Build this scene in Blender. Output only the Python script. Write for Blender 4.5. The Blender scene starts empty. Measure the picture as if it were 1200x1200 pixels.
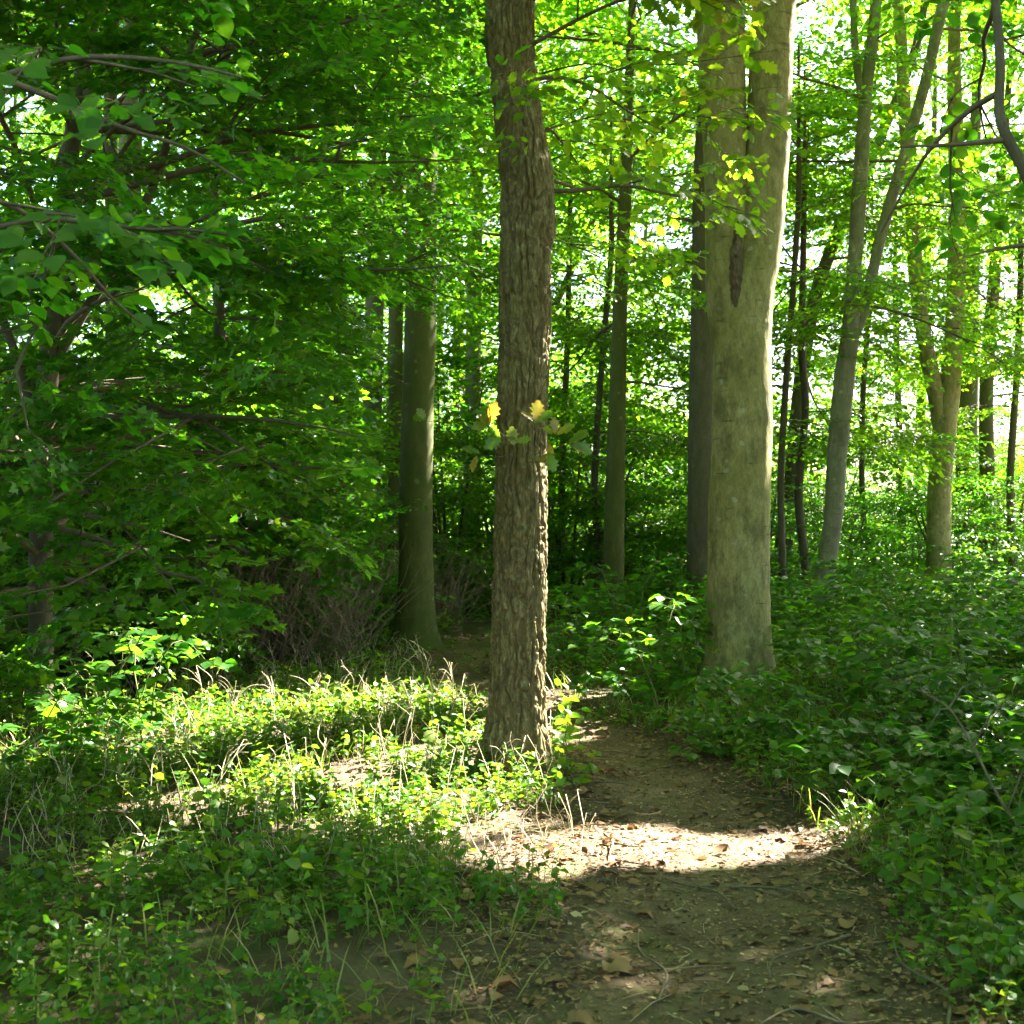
import bpy, math, numpy as np
from mathutils import Vector

RNG = np.random.default_rng(11)
SC = bpy.context.scene
COL = SC.collection
F = 1449.0            # focal length in pixels of a 1200 px frame
EYE = 1.5

# ------------------------------------------------------------------ sun
SUN_EL, SUN_AZ = math.radians(43), math.radians(50)
SUN = np.array([math.cos(SUN_EL) * math.sin(SUN_AZ), math.cos(SUN_EL) * math.cos(SUN_AZ), math.sin(SUN_EL)])


# ------------------------------------------------------------------ noise
def _hash(ix, iy, iz, seed):
    h = (ix.astype(np.int64) * 374761393 + iy.astype(np.int64) * 668265263 + iz.astype(np.int64) * 2147483647 + seed * 974711)
    h = (h ^ (h >> 13)) * 1274126177
    h &= 0xFFFFFFFF
    h ^= h >> 16
    return (h & 0xFFFFFF) / float(0xFFFFFF)


def vnoise(p, seed=0):
    p = np.asarray(p, float)
    i = np.floor(p).astype(np.int64)
    f = p - i
    u = f * f * (3 - 2 * f)
    r = np.zeros(len(p))
    for dx in (0, 1):
        for dy in (0, 1):
            for dz in (0, 1):
                w = (u[:, 0] if dx else 1 - u[:, 0]) * (u[:, 1] if dy else 1 - u[:, 1]) * (u[:, 2] if dz else 1 - u[:, 2])
                r += w * _hash(i[:, 0] + dx, i[:, 1] + dy, i[:, 2] + dz, seed)
    return r


def fbm(p, seed=0, octs=3):
    p = np.asarray(p, float)
    a, s, t = 1.0, 0.0, 0.0
    for k in range(octs):
        s = s + a * vnoise(p * 2 ** k, seed + 17 * k)
        t += a
        a *= .5
    return s / t


def xy0(x, y, s=1.0):
    x = np.atleast_1d(np.asarray(x, float)); y = np.atleast_1d(np.asarray(y, float))
    return np.stack([x * s, y * s, np.zeros_like(x)], 1)


# ------------------------------------------------------------------ path and ground shape
PATH = np.array([(.72, 1.5, .62), (.64, 2.6, .56), (.64, 3.6, .48), (.71, 4.5, .45), (.88, 5.4, .46), (.93, 6.0, .44), (.86, 6.8, .36), (.70, 7.8, .30),
                 (.42, 8.7, .30), (.05, 9.7, .32), (-.35, 10.7, .36), (-.62, 12.0, .36), (-.35, 13.6, .50), (.10, 15.4, .45), (.45, 17.6, .40), (.6, 20, .34), (.5, 23, .3)])


def catmull(P, n):
    P = np.asarray(P, float)
    P = np.vstack([2 * P[0] - P[1], P, 2 * P[-1] - P[-2]])
    out = []
    m = len(P) - 3
    ts = np.linspace(0, m - 1e-6, n)
    k = ts.astype(int); t = (ts - k)[:, None]
    a, b, c, d = P[k], P[k + 1], P[k + 2], P[k + 3]
    return .5 * ((2 * b) + (c - a) * t + (2 * a - 5 * b + 4 * c - d) * t ** 2 + (3 * b - a - 3 * c + d) * t ** 3)


PATHC = catmull(PATH, 260)


def path_dist(x, y):
    """distance to the path centre divided by its half width (below 1: on the path)"""
    x = np.atleast_1d(x); y = np.atleast_1d(y)
    out = np.full(len(x), 9.0)
    for k in range(0, len(x), 20000):
        d = np.hypot(x[k:k + 20000, None] - PATHC[None, ::3, 0], y[k:k + 20000, None] - PATHC[None, ::3, 1]) / PATHC[None, ::3, 2]
        out[k:k + 20000] = d.min(1)
    return out


def ground_z(x, y):
    x = np.atleast_1d(np.asarray(x, float)); y = np.atleast_1d(np.asarray(y, float))
    z = .16 * (fbm(xy0(x, y, .35), 3, 3) - .5) + .03 * (fbm(xy0(x, y, 2.3), 5, 2) - .5)
    right = np.clip((x - 1.0 - .05 * y) / 2.0, 0, 1) * np.clip((y - 4) / 4, 0, 1)
    z += .16 * right
    near = np.clip((60 - np.hypot(x, y)) / 30, 0, 1)
    pd = path_dist(x, y)
    z -= .045 * np.clip(1.5 - pd, 0, 1)
    return z * near


def gz(x, y):
    return float(ground_z(x, y)[0])


def W(px, py, Y):
    return np.array([(px - 600) / F * Y, Y, EYE + (600 - py) / F * Y])


def to_px(P):
    Y = np.maximum(P[:, 1], .05)
    return 600 + F * P[:, 0] / Y, 600 - F * (P[:, 2] - EYE) / Y


# ------------------------------------------------------------------ gaps in the canopy: where sunshine reaches the ground
def g2w(poly):
    return np.array([((px - 600) / (py - 600) * EYE, F * EYE / (py - 600)) for px, py in poly])


def in_poly(x, y, poly):
    c = np.zeros(len(x), bool)
    n = len(poly)
    for i in range(n):
        x1, y1 = poly[i]; x2, y2 = poly[(i + 1) % n]
        if y1 == y2:
            continue
        hit = ((y1 > y) != (y2 > y)) & (x < (x2 - x1) * (y - y1) / (y2 - y1) + x1)
        c ^= hit
    return c


GAPS = [(g2w([(330, 836), (440, 828), (520, 822), (560, 812), (660, 812), (725, 812), (715, 850), (660, 890), (660, 975), (560, 990),
              (420, 985), (330, 978)]), .97),
        (g2w([(-60, 872), (60, 845), (200, 836), (330, 836), (330, 978), (280, 972), (150, 945), (-60, 950)]), .68),
        (g2w([(540, 985), (640, 952), (760, 945), (860, 952), (960, 952), (1025, 968), (960, 992), (860, 1004), (760, 1008), (690, 1024), (580, 1036)]), .985),
        (g2w([(380, 970), (640, 955), (640, 1000), (520, 1010)]), .8),
        (g2w([(1060, 905), (1200, 890), (1200, 965), (1100, 955)]), .25)]
# stretches of trunk that catch the sun: (x, y, z0, z1, radius, share)
RIMS = [(.14, 7.2, .05, 2.0, .26, .97), (.16, 7.2, 2.3, 2.9, .12, .6), (1.95, 10.3, 4.4, 6.6, .22, .9), (-.95, 13.5, 1.9, 2.6, .2, .6), (.05, 6.85, 1.9, 2.35, .38, .93), (-1.6, 8.0, 1.5, 2.7, .38, .8), (-2.4, 8.3, 2.4, 3.3, .32, .7)]


def sun_cull(P, rng):
    """True for a leaf that would stand in one of the gaps"""
    P = np.asarray(P)
    tz = P[:, 2] / SUN[2]
    gx = P[:, 0] - SUN[0] * tz
    gy = P[:, 1] - SUN[1] * tz
    solid = rng is None
    wob = .35 * (fbm(xy0(gx, gy, 3.5), 71, 3) - .5)
    wob2 = .35 * (fbm(xy0(gx, gy, 3.5), 72, 3) - .5)
    r = np.zeros(len(P)) if solid else rng.random(len(P))
    kill = np.zeros(len(P), bool)
    patch = fbm(xy0(gx, gy, 1.6), 73, 2)
    for poly, pr in GAPS:
        kill |= in_poly(gx + wob, gy + wob2, poly) & (r < pr) & ((patch < .64) | (pr > .96) | solid)
    for x, y, z0, z1, rad, pr in RIMS:
        # distance of the leaf from the sheet of sun rays that reach the stretch of trunk
        t = ((P[:, 0] - x) * SUN[0] + (P[:, 1] - y) * SUN[1]) / (SUN[0] ** 2 + SUN[1] ** 2)
        off = np.abs((P[:, 0] - x) * SUN[1] - (P[:, 1] - y) * SUN[0]) / math.hypot(SUN[0], SUN[1])
        zz = P[:, 2] - t * SUN[2]
        kill |= (t > 0) & (off < rad) & (zz > z0) & (zz < z1) & (r < pr)
    return kill & (P[:, 2] > .5)


# ------------------------------------------------------------------ mesh and object helpers
def mesh(name, verts, faces, mat=None, smooth=False):
    """faces: list of int arrays (n, k)"""
    me = bpy.data.meshes.new(name)
    verts = np.ascontiguousarray(verts, np.float32)
    faces = [np.asarray(f, np.int32) for f in faces if len(f)]
    me.vertices.add(len(verts))
    me.vertices.foreach_set("co", verts.ravel())
    nl = sum(f.size for f in faces); nf = sum(len(f) for f in faces)
    me.loops.add(nl)
    me.loops.foreach_set("vertex_index", np.concatenate([f.ravel() for f in faces]) if faces else np.zeros(0, np.int32))
    me.polygons.add(nf)
    sizes = np.concatenate([np.full(len(f), f.shape[1], np.int32) for f in faces])
    starts = np.concatenate([[0], np.cumsum(sizes)[:-1]]).astype(np.int32)
    me.polygons.foreach_set("loop_start", starts)
    if smooth:
        me.polygons.foreach_set("use_smooth", np.ones(nf, bool))
    me.update(calc_edges=True)
    if mat:
        me.materials.append(mat)
    return me


def link(name, data, parent=None, loc=(0, 0, 0)):
    o = bpy.data.objects.new(name, data)
    COL.objects.link(o)
    o.location = loc
    if parent is not None:
        o.parent = parent
    return o


def tag(o, label=None, cat=None, group=None, kind=None):
    if label: o["label"] = label
    if cat: o["category"] = cat
    if group: o["group"] = group
    if kind: o["kind"] = kind
    return o


def thing(name, label, cat, loc, group=None, rz=0.0):
    o = bpy.data.objects.new(name, None)
    COL.objects.link(o)
    o.location = loc
    o.rotation_euler = (0, 0, rz)
    o.empty_display_size = .2
    return tag(o, label, cat, group)


def copy_tree(o, loc, rz, sc, label=None, group=None):
    c = o.copy(); COL.objects.link(c)
    c.location = loc; c.rotation_euler = (0, 0, rz); c.scale = (sc, sc, sc)
    if label: c["label"] = label
    if group: c["group"] = group
    for ch in list(o.children):
        d = ch.copy(); COL.objects.link(d); d.parent = c
    return c


class Acc:
    """collects vertices and faces of one mesh"""
    def __init__(self):
        self.v, self.f, self.n = [], {}, 0

    def add(self, v, faces):
        for f in faces:
            if len(f):
                f = np.asarray(f)
                self.f.setdefault(f.shape[1], []).append(f + self.n)
        self.v.append(np.asarray(v, float)); self.n += len(v)

    def mesh(self, name, mat, smooth=True, off=(0, 0, 0)):
        if not self.n:
            return None
        return mesh(name, np.vstack(self.v) - np.asarray(off), [np.vstack(x) for x in self.f.values()], mat, smooth)


def frames(P):
    P = np.asarray(P, float)
    T = np.gradient(P, axis=0)
    T /= np.linalg.norm(T, axis=1)[:, None] + 1e-12
    ref = np.array([1.0, 0, 0]) if abs(T[0, 0]) < .8 else np.array([0, 1.0, 0])
    N = np.empty_like(P)
    n = ref - T[0] * (ref @ T[0])
    for i in range(len(P)):
        n = n - T[i] * (n @ T[i])
        n /= np.linalg.norm(n) + 1e-12
        N[i] = n
    B = np.cross(T, N)
    return T, N, B


def sweep(P, R, seg=6, disp=None, cap=True):
    P = np.asarray(P, float); R = np.asarray(R, float)
    T, N, B = frames(P)
    a = np.linspace(0, 2 * math.pi, seg, endpoint=False)
    ca, sa = np.cos(a), np.sin(a)
    D = N[:, None] * ca[None, :, None] + B[:, None] * sa[None, :, None]
    V = P[:, None] + D * R[:, None, None]
    if disp is not None:
        dr = disp(V.reshape(-1, 3), np.repeat(R, seg)).reshape(len(P), seg)
        V = V + D * dr[:, :, None]
    n = len(P)
    i = np.arange(n - 1)[:, None] * seg; j = np.arange(seg)[None]; j2 = (j + 1) % seg
    q = np.stack([i + j, i + j2, i + seg + j2, i + seg + j], -1).reshape(-1, 4)
    V = V.reshape(-1, 3)
    fs = [q]
    if cap:
        V = np.vstack([V, P[-1] + T[-1] * R[-1]])
        k = (n - 1) * seg
        jj = np.arange(seg)
        fs.append(np.stack([k + jj, k + (jj + 1) % seg, np.full(seg, len(V) - 1)], 1))
    return V, fs


# ------------------------------------------------------------------ leaf shapes: x across, y along, z up
def poly_leaf(outline, fold=.18, curl=-.12):
    """fan of triangles about the midrib"""
    o = np.array(outline, float)
    right = [(x, y) for x, y in o]
    pts = right + [(-x, y) for x, y in right[::-1] if abs(x) > 1e-6]
    pts = np.array(pts)
    V = np.zeros((len(pts) + 1, 3))
    V[:-1, :2] = pts
    V[-1] = (0, .36, 0)
    V[:, 2] = fold * np.abs(V[:, 0]) + curl * V[:, 1] ** 2
    n = len(pts)
    fs = np.array([(i, (i + 1) % n, n) for i in range(n)])
    return V, [fs]


OVAL = (np.array([(0, 0, 0), (.27, .28, .05), (.27, .62, .03), (0, 1, -.13), (-.27, .62, .03), (-.27, .28, .05)], float),
        [np.array([(0, 1, 2, 3), (0, 3, 4, 5)])])
HAZEL = (np.array([(0, 0, 0), (.24, .10, .03), (.41, .38, .07), (.36, .70, .03), (0, 1.05, -.16), (-.36, .70, .03), (-.41, .38, .07), (-.24, .10, .03), (0, .35, 0), (0, .7, -.05)], float),
         [np.array([(0, 1, 2, 8), (8, 2, 3, 9), (0, 8, 6, 7), (8, 9, 5, 6)]), np.array([(9, 3, 4), (9, 4, 5)])])
MAPLE = poly_leaf([(0, 0), (.13, .02), (.36, -.06), (.30, .12), (.52, .30), (.58, .46), (.36, .44), (.24, .50), (.30, .74), (.14, .72), (0, 1.02)])
OAK = poly_leaf([(0, 0), (.06, .10), (.17, .16), (.12, .25), (.27, .34), (.17, .44), (.36, .58), (.22, .66), (.30, .80), (.14, .84), (.10, .97), (0, 1.0)], .12, -.18)
HERB = (np.array([(0, 0, 0), (.30, .25, .06), (.26, .62, .04), (0, 1, -.12), (-.26, .62, .04), (-.30, .25, .06)], float), [np.array([(0, 1, 2, 3), (0, 3, 4, 5)])])
DRY = (np.array([(0, 0, 0), (.25, .2, .12), (.32, .6, .20), (.05, 1, .10), (-.28, .65, .05), (-.24, .25, .16), (0, .5, -.02)], float),
       [np.array([(0, 1, 6), (1, 2, 6), (2, 3, 6), (3, 4, 6), (4, 5, 6), (5, 0, 6)])])
GRIT = (np.array([(-.5, 0, 0), (.5, .1, .06), (.4, 1, .1), (-.35, .9, 0)], float), [np.array([(0, 1, 2, 3)])])


SHADE = []


def unit(v):
    return v / (np.linalg.norm(v, axis=-1, keepdims=True) + 1e-12)


def leaves(acc, tpl, pos, d, nrm, size):
    """one template placed many times"""
    if not len(pos):
        return
    d = unit(d)
    r = unit(np.cross(d, nrm))
    n = np.cross(r, d)
    V, Fs = tpl
    out = pos[:, None] + size[:, None, None] * (V[None, :, 0, None] * r[:, None] + V[None, :, 1, None] * d[:, None] + V[None, :, 2, None] * n[:, None])
    m = len(V)
    off = (np.arange(len(pos)) * m)
    acc.add(out.reshape(-1, 3), [(f[None] + off[:, None, None]).reshape(-1, f.shape[1]) for f in Fs])


# ------------------------------------------------------------------ sprays: a flat twig with its leaves
def make_spray(rng, L=.7, nside=8, leaf=.075, sidelen=.42, jit=.35, droop=.15, pair=False):
    lp, ld, ln, ls = [], [], [], []
    tv = Acc()

    def pt(x, y):
        return np.array([x, y + .03 * math.sin(x * 7), -droop * x * x / max(L, .01) - .10 * abs(y)])

    def put(p, d, s):
        lp.append(p); ld.append(d + rng.normal(0, .18, 3)); ln.append(np.array([0, 0, 1.0]) + rng.normal(0, jit, 3)); ls.append(s * rng.uniform(.65, 1.15))
    main = np.array([pt(x, 0) for x in np.linspace(0, L, 5)])
    tv.add(*sweep(main, np.linspace(.004, .0015, 5), 3, cap=False))
    for k in range(nside):
        u = .12 + .83 * k / max(1, nside - 1)
        side = 1 if k % 2 else -1
        a = math.radians(rng.uniform(35, 60)) * side
        l = L * sidelen * (1.05 - .65 * u) * rng.uniform(.7, 1.2)
        b = pt(u * L, 0)
        dd = np.array([math.cos(a), math.sin(a), rng.normal(0, .12)])
        e = b + dd * l; e[2] -= .12 * l
        tv.add(*sweep(np.array([b, (b + e) / 2 + rng.normal(0, .01, 3), e]), np.array([.002, .0015, .001]), 3, cap=False))
        n = max(2, int(l / (leaf * .62)))
        for j in range(n):
            t = (j + .8) / n
            p = b + (e - b) * min(t, 1)
            s2 = 1 if j % 2 else -1
            for s3 in ((-1, 1) if pair else (s2,)):
                aa = a + s3 * math.radians(rng.uniform(35, 70))
                put(p, np.array([math.cos(aa), math.sin(aa), -.22]), leaf * (.8 + .3 * (1 - t)))
        put(e, np.array([math.cos(a), math.sin(a), -.25]), leaf)
    for x in np.arange(.2 * L, L, leaf * .9):
        s2 = 1 if int(x * 100) % 2 else -1
        aa = s2 * math.radians(rng.uniform(40, 75))
        put(pt(x, 0), np.array([math.cos(aa), math.sin(aa), -.2]), leaf)
    put(pt(L, 0), np.array([1, 0, -.2]), leaf)
    return dict(lp=np.array(lp), ld=np.array(ld), ln=np.array(ln), ls=np.array(ls), tv=np.vstack(tv.v), tf=np.vstack(tv.f[4]))


_sr = np.random.default_rng(5)
SPR = {
    'beech': [make_spray(_sr, .75, 9, .078) for _ in range(6)],
    'maple': [make_spray(_sr, .60, 7, .072, .45, .38, .25, True) for _ in range(6)],
    'oak': [make_spray(_sr, .55, 6, .105, .40, .55, .15) for _ in range(6)],
    'hazel': [make_spray(_sr, .60, 5, .095, .35, .35, .25) for _ in range(6)],
    'fine': [make_spray(_sr, .70, 9, .058, .45, .4, .1) for _ in range(6)],
    'big': [make_spray(_sr, .95, 7, .17, .42, .45, .15) for _ in range(4)],
}
TPL = {'beech': OVAL, 'maple': MAPLE, 'oak': OAK, 'hazel': HAZEL, 'fine': OVAL, 'big': OVAL}


def place_sprays(kind, pos, d, up, scale, rng, fl, tw, tpl=None, sun=True, clear=None, twigs=True):
    pos = np.asarray(pos); d = unit(np.asarray(d)); up = np.asarray(up)
    y = unit(np.cross(up, d)); z = np.cross(d, y)
    R = np.stack([d, y, z], -1)                      # columns
    lib = SPR[kind]
    which = rng.integers(0, len(lib), len(pos))
    for k, s in enumerate(lib):
        m = which == k
        if not m.any():
            continue
        Rm, Tm, Sm = R[m], pos[m], scale[m]
        lp = np.einsum('kij,nj->kni', Rm, s['lp']) * Sm[:, None, None] + Tm[:, None]
        ld = np.einsum('kij,nj->kni', Rm, s['ld'])
        ln = np.einsum('kij,nj->kni', Rm, s['ln'])
        ls = Sm[:, None] * s['ls'][None]
        lp, ld, ln, ls = lp.reshape(-1, 3), ld.reshape(-1, 3), ln.reshape(-1, 3), ls.ravel()
        keep = rng.random(len(lp)) < .94
        if sun:
            keep &= np.linalg.norm(lp - np.array([0, 0, EYE]), axis=1) > 1.8
            keep &= ~(sun_cull(lp + ld * ls[:, None] * .25, rng) | sun_cull(lp + ld * ls[:, None] * .85, rng))
        if clear is not None:
            keep &= ~clear(lp)
        keep &= lp[:, 2] > .12
        leaves(fl, tpl or TPL[kind], lp[keep], ld[keep], ln[keep], ls[keep])
        if sun:
            SHADE.append(np.c_[lp[keep] + ld[keep] * ls[keep][:, None] * .5, ls[keep]])
        if twigs:
            tvv = np.einsum('kij,nj->kni', Rm, s['tv']) * Sm[:, None, None] + Tm[:, None]
            ok = np.ones(len(tvv), bool)
            if clear is not None:
                ok = ~clear(tvv.mean(1))
            if sun:
                ok &= ~sun_cull(tvv.mean(1), rng)
            tvv = tvv[ok]
            nv = len(s['tv'])
            tw.add(tvv.reshape(-1, 3), [(s['tf'][None] + (np.arange(len(tvv)) * nv)[:, None, None]).reshape(-1, 4)])


def grow(stem, z0, z1, R, nl, nsec, nsp, kind, rng, fl, tw, e0=10, e1=60, droop=.10, scale=1.0, sun=True, clear=None, az_bias=None, twigs=True, r0=.0065, tpl=None, up_j=.25):
    """limbs from the stem (function of height), branches off them, sprays of leaves on those"""
    PP, DD, UU, SS = [], [], [], []
    for i in range(nl):
        t = (i + rng.uniform(0, .6)) / nl
        p0 = stem(z0 + (z1 - z0) * t)
        az = i * 2.39996 + rng.uniform(-.5, .5)
        if az_bias is not None:
            az = rng.normal(az_bias[0], az_bias[1])
        L = R * (.5 + .5 * math.sin(math.pi * min(1, t * .75 + .25))) * rng.uniform(.75, 1.15)
        el = math.radians(e0 + (e1 - e0) * t + rng.normal(0, 8))
        d = np.array([math.cos(az) * math.cos(el), math.sin(az) * math.cos(el), math.sin(el)])
        P = [p0]
        for k in range(6):
            P.append(P[-1] + d * L / 6)
            d = unit(d + rng.normal(0, .13, 3) - np.array([0, 0, droop]))
        P = np.array(P)
        rr = r0 * L + .006
        C = catmull(P, 16)
        if sun or clear is not None:
            bad_ = np.zeros(len(C), bool)
            if sun: bad_ |= sun_cull(C, None)
            if clear is not None: bad_ |= clear(C)
            bad = np.nonzero(bad_)[0]
            if len(bad) and bad[0] < 15:
                C = C[:bad[0]]
        reach = len(C) / 16
        if len(C) < 4:
            continue
        tw.add(*sweep(C, np.linspace(rr, .0035, len(C)), 5))
        for j in range(nsec):
            if .2 + .78 * j / nsec > reach:
                break
            u = .2 + .78 * (j + rng.uniform(0, .8)) / nsec
            q = u * 6; k = min(5, int(q)); b = P[k] + (P[k + 1] - P[k]) * (q - k)
            td = unit(P[k + 1] - P[k])
            sd = 1 if j % 2 else -1
            a = math.radians(rng.uniform(30, 65)) * sd
            if j == nsec - 1:
                a *= .2
            dd = np.array([td[0] * math.cos(a) - td[1] * math.sin(a), td[0] * math.sin(a) + td[1] * math.cos(a), td[2] * .55 + rng.normal(0, .12)])
            dd = unit(dd)
            l = L * .42 * (1.15 - .6 * u) * rng.uniform(.8, 1.2)
            Q = [b]
            for m in range(3):
                Q.append(Q[-1] + dd * l / 3)
                dd = unit(dd + rng.normal(0, .12, 3) - np.array([0, 0, droop * .6]))
            Q = np.array(Q)
            if (sun and sun_cull(Q, None).any()) or (clear is not None and clear(Q).any()):
                continue
            tw.add(*sweep(Q, np.linspace(max(.006, rr * .4), .003, 4), 4, cap=False))
            for m in range(nsp):
                w = .25 + .75 * (m + .6) / nsp
                q2 = min(2.999, w * 3); k2 = int(q2)
                bb = Q[k2] + (Q[k2 + 1] - Q[k2]) * (q2 - k2)
                t2 = unit(Q[k2 + 1] - Q[k2])
                a2 = math.radians(rng.uniform(25, 60)) * (1 if m % 2 else -1)
                if m == nsp - 1:
                    a2 = 0
                d2 = np.array([t2[0] * math.cos(a2) - t2[1] * math.sin(a2), t2[0] * math.sin(a2) + t2[1] * math.cos(a2), t2[2] * .5 + rng.normal(0, .15)])
                PP.append(bb); DD.append(d2); UU.append(np.array([0, 0, 1.0]) + rng.normal(0, up_j, 3)); SS.append(scale * rng.uniform(.75, 1.25))
    if PP:
        place_sprays(kind, PP, DD, UU, np.array(SS), rng, fl, tw, tpl=tpl, sun=sun, clear=clear, twigs=twigs)


# ------------------------------------------------------------------ materials
def new_mat(name):
    m = bpy.data.materials.new(name)
    m.use_nodes = True
    nt = m.node_tree
    nt.nodes.clear()
    return m, nt


def N(nt, typ, ins=None, **kw):
    n = nt.nodes.new(typ)
    for k, v in kw.items():
        setattr(n, k, v)
    for k, v in (ins or {}).items():
        if isinstance(v, bpy.types.NodeSocket):
            nt.links.new(v, n.inputs[k])
        else:
            n.inputs[k].default_value = v
    return n


def ramp(nt, fac, stops):
    r = N(nt, 'ShaderNodeValToRGB')
    nt.links.new(fac, r.inputs[0])
    e = r.color_ramp.elements
    while len(e) < len(stops):
        e.new(.5)
    for k, (p, c) in enumerate(stops):
        e[k].position = p
        e[k].color = (c[0], c[1], c[2], 1)
    return r.outputs[0]


def noise(nt, scale, detail=3, rough=.55, vec=None, out='Fac'):
    n = N(nt, 'ShaderNodeTexNoise', {'Scale': scale, 'Detail': detail, 'Roughness': rough})
    if vec is not None:
        nt.links.new(vec, n.inputs['Vector'])
    return n.outputs[out]


def mix(nt, fac, a, b, blend='MIX'):
    n = N(nt, 'ShaderNodeMix', data_type='RGBA', blend_type=blend)
    for sock, v in ((n.inputs[0], fac), (n.inputs[6], a), (n.inputs[7], b)):
        if isinstance(v, bpy.types.NodeSocket):
            nt.links.new(v, sock)
        elif isinstance(v, tuple):
            sock.default_value = (*v[:3], 1)
        else:
            sock.default_value = v
    return n.outputs[2]


def math_n(nt, op, a, b=0.0):
    n = N(nt, 'ShaderNodeMath', operation=op)
    for k, v in enumerate((a, b)):
        if isinstance(v, bpy.types.NodeSocket):
            nt.links.new(v, n.inputs[k])
        else:
            n.inputs[k].default_value = v
    return n.outputs[0]


def leaf_mat(name, refl, trans, tfac=.5, rough=.38, spec=.45, clump=.6):
    m, nt = new_mat(name)
    geo = N(nt, 'ShaderNodeNewGeometry')
    rnd = geo.outputs['Random Per Island']
    tc = N(nt, 'ShaderNodeTexCoord')
    nz = noise(nt, clump, 2, .5, tc.outputs['Object'])
    obj = N(nt, 'ShaderNodeObjectInfo')
    f = math_n(nt, 'ADD', math_n(nt, 'MULTIPLY', rnd, .6), math_n(nt, 'MULTIPLY', nz, .5))
    f = math_n(nt, 'ADD', f, math_n(nt, 'MULTIPLY', math_n(nt, 'SUBTRACT', obj.outputs['Random'], .5), .2))
    base = ramp(nt, f, refl)
    tr = ramp(nt, f, trans)
    p = N(nt, 'ShaderNodeBsdfPrincipled', {'Base Color': base, 'Roughness': rough, 'Specular IOR Level': spec})
    t = N(nt, 'ShaderNodeBsdfTranslucent', {'Color': tr})
    mx = N(nt, 'ShaderNodeMixShader', {0: tfac, 1: p.outputs[0], 2: t.outputs[0]})
    o = N(nt, 'ShaderNodeOutputMaterial', {'Surface': mx.outputs[0]})
    return m


G = lambda *a: list(a)
M = {}
M['leaf_beech'] = leaf_mat('leaf_beech', [(.1, (.028, .080, .008)), (.45, (.042, .108, .009)), (.75, (.066, .135, .010)), (.98, (.11, .15, .014))],
                           [(.1, (.12, .38, .006)), (.5, (.19, .47, .008)), (.8, (.31, .55, .010)), (1, (.46, .58, .015))], .56, .40, .35)
M['leaf_maple'] = leaf_mat('leaf_maple', [(.1, (.018, .070, .012)), (.4, (.027, .092, .011)), (.75, (.045, .112, .010)), (1, (.08, .13, .012))],
                           [(.1, (.08, .34, .008)), (.5, (.13, .42, .008)), (.85, (.23, .50, .010)), (1, (.40, .52, .012))], .54, .34, .45, 1.5)
M['leaf_oak'] = leaf_mat('leaf_oak', [(.1, (.036, .09, .010)), (.5, (.055, .115, .011)), (.9, (.09, .14, .014)), (1, (.17, .13, .02))],
                         [(.1, (.17, .42, .008)), (.5, (.27, .52, .010)), (.88, (.44, .58, .015)), (1, (.48, .38, .03))], .55)
M['leaf_herb'] = leaf_mat('leaf_herb', [(.1, (.024, .082, .010)), (.4, (.038, .112, .011)), (.7, (.068, .14, .012)), (.88, (.13, .16, .02)), (1, (.24, .20, .06))],
                          [(.1, (.10, .33, .009)), (.5, (.17, .42, .010)), (.9, (.36, .48, .015)), (1, (.45, .40, .04))], .45, .38, .42, 1.2)
M['leaf_bramble'] = leaf_mat('leaf_bramble', [(.1, (.018, .072, .012)), (.5, (.030, .100, .012)), (.85, (.056, .128, .012)), (1, (.15, .14, .02))],
                             [(.1, (.07, .32, .009)), (.5, (.13, .42, .010)), (.9, (.27, .48, .014)), (1, (.45, .38, .02))], .48, .40, .35, 1.6)
M['leaf_sprig'] = leaf_mat('leaf_sprig', [(.2, (.045, .11, .02)), (.62, (.07, .13, .02)), (.8, (.14, .16, .025)), (.95, (.24, .12, .03))],
                           [(.2, (.16, .38, .02)), (.62, (.28, .46, .02)), (.8, (.5, .46, .03)), (.95, (.45, .24, .04))], .4, .36, .6, 9)
M['leaf_grass'] = leaf_mat('leaf_grass', [(.2, (.07, .12, .02)), (.55, (.13, .16, .03)), (.8, (.26, .23, .08)), (1, (.42, .36, .20))],
                           [(.2, (.2, .4, .02)), (.6, (.36, .42, .03)), (1, (.45, .38, .12))], .35, .4, .4, 2)
M['leaf_dry'] = leaf_mat('leaf_dry', [(.15, (.06, .036, .02)), (.42, (.12, .075, .04)), (.62, (.21, .11, .05)), (.78, (.31, .20, .10)), (.95, (.44, .36, .23))],
                         [(.1, (.12, .05, .02)), (.6, (.25, .13, .05)), (1, (.34, .24, .1))], .15, .6, .25, 3)


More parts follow.
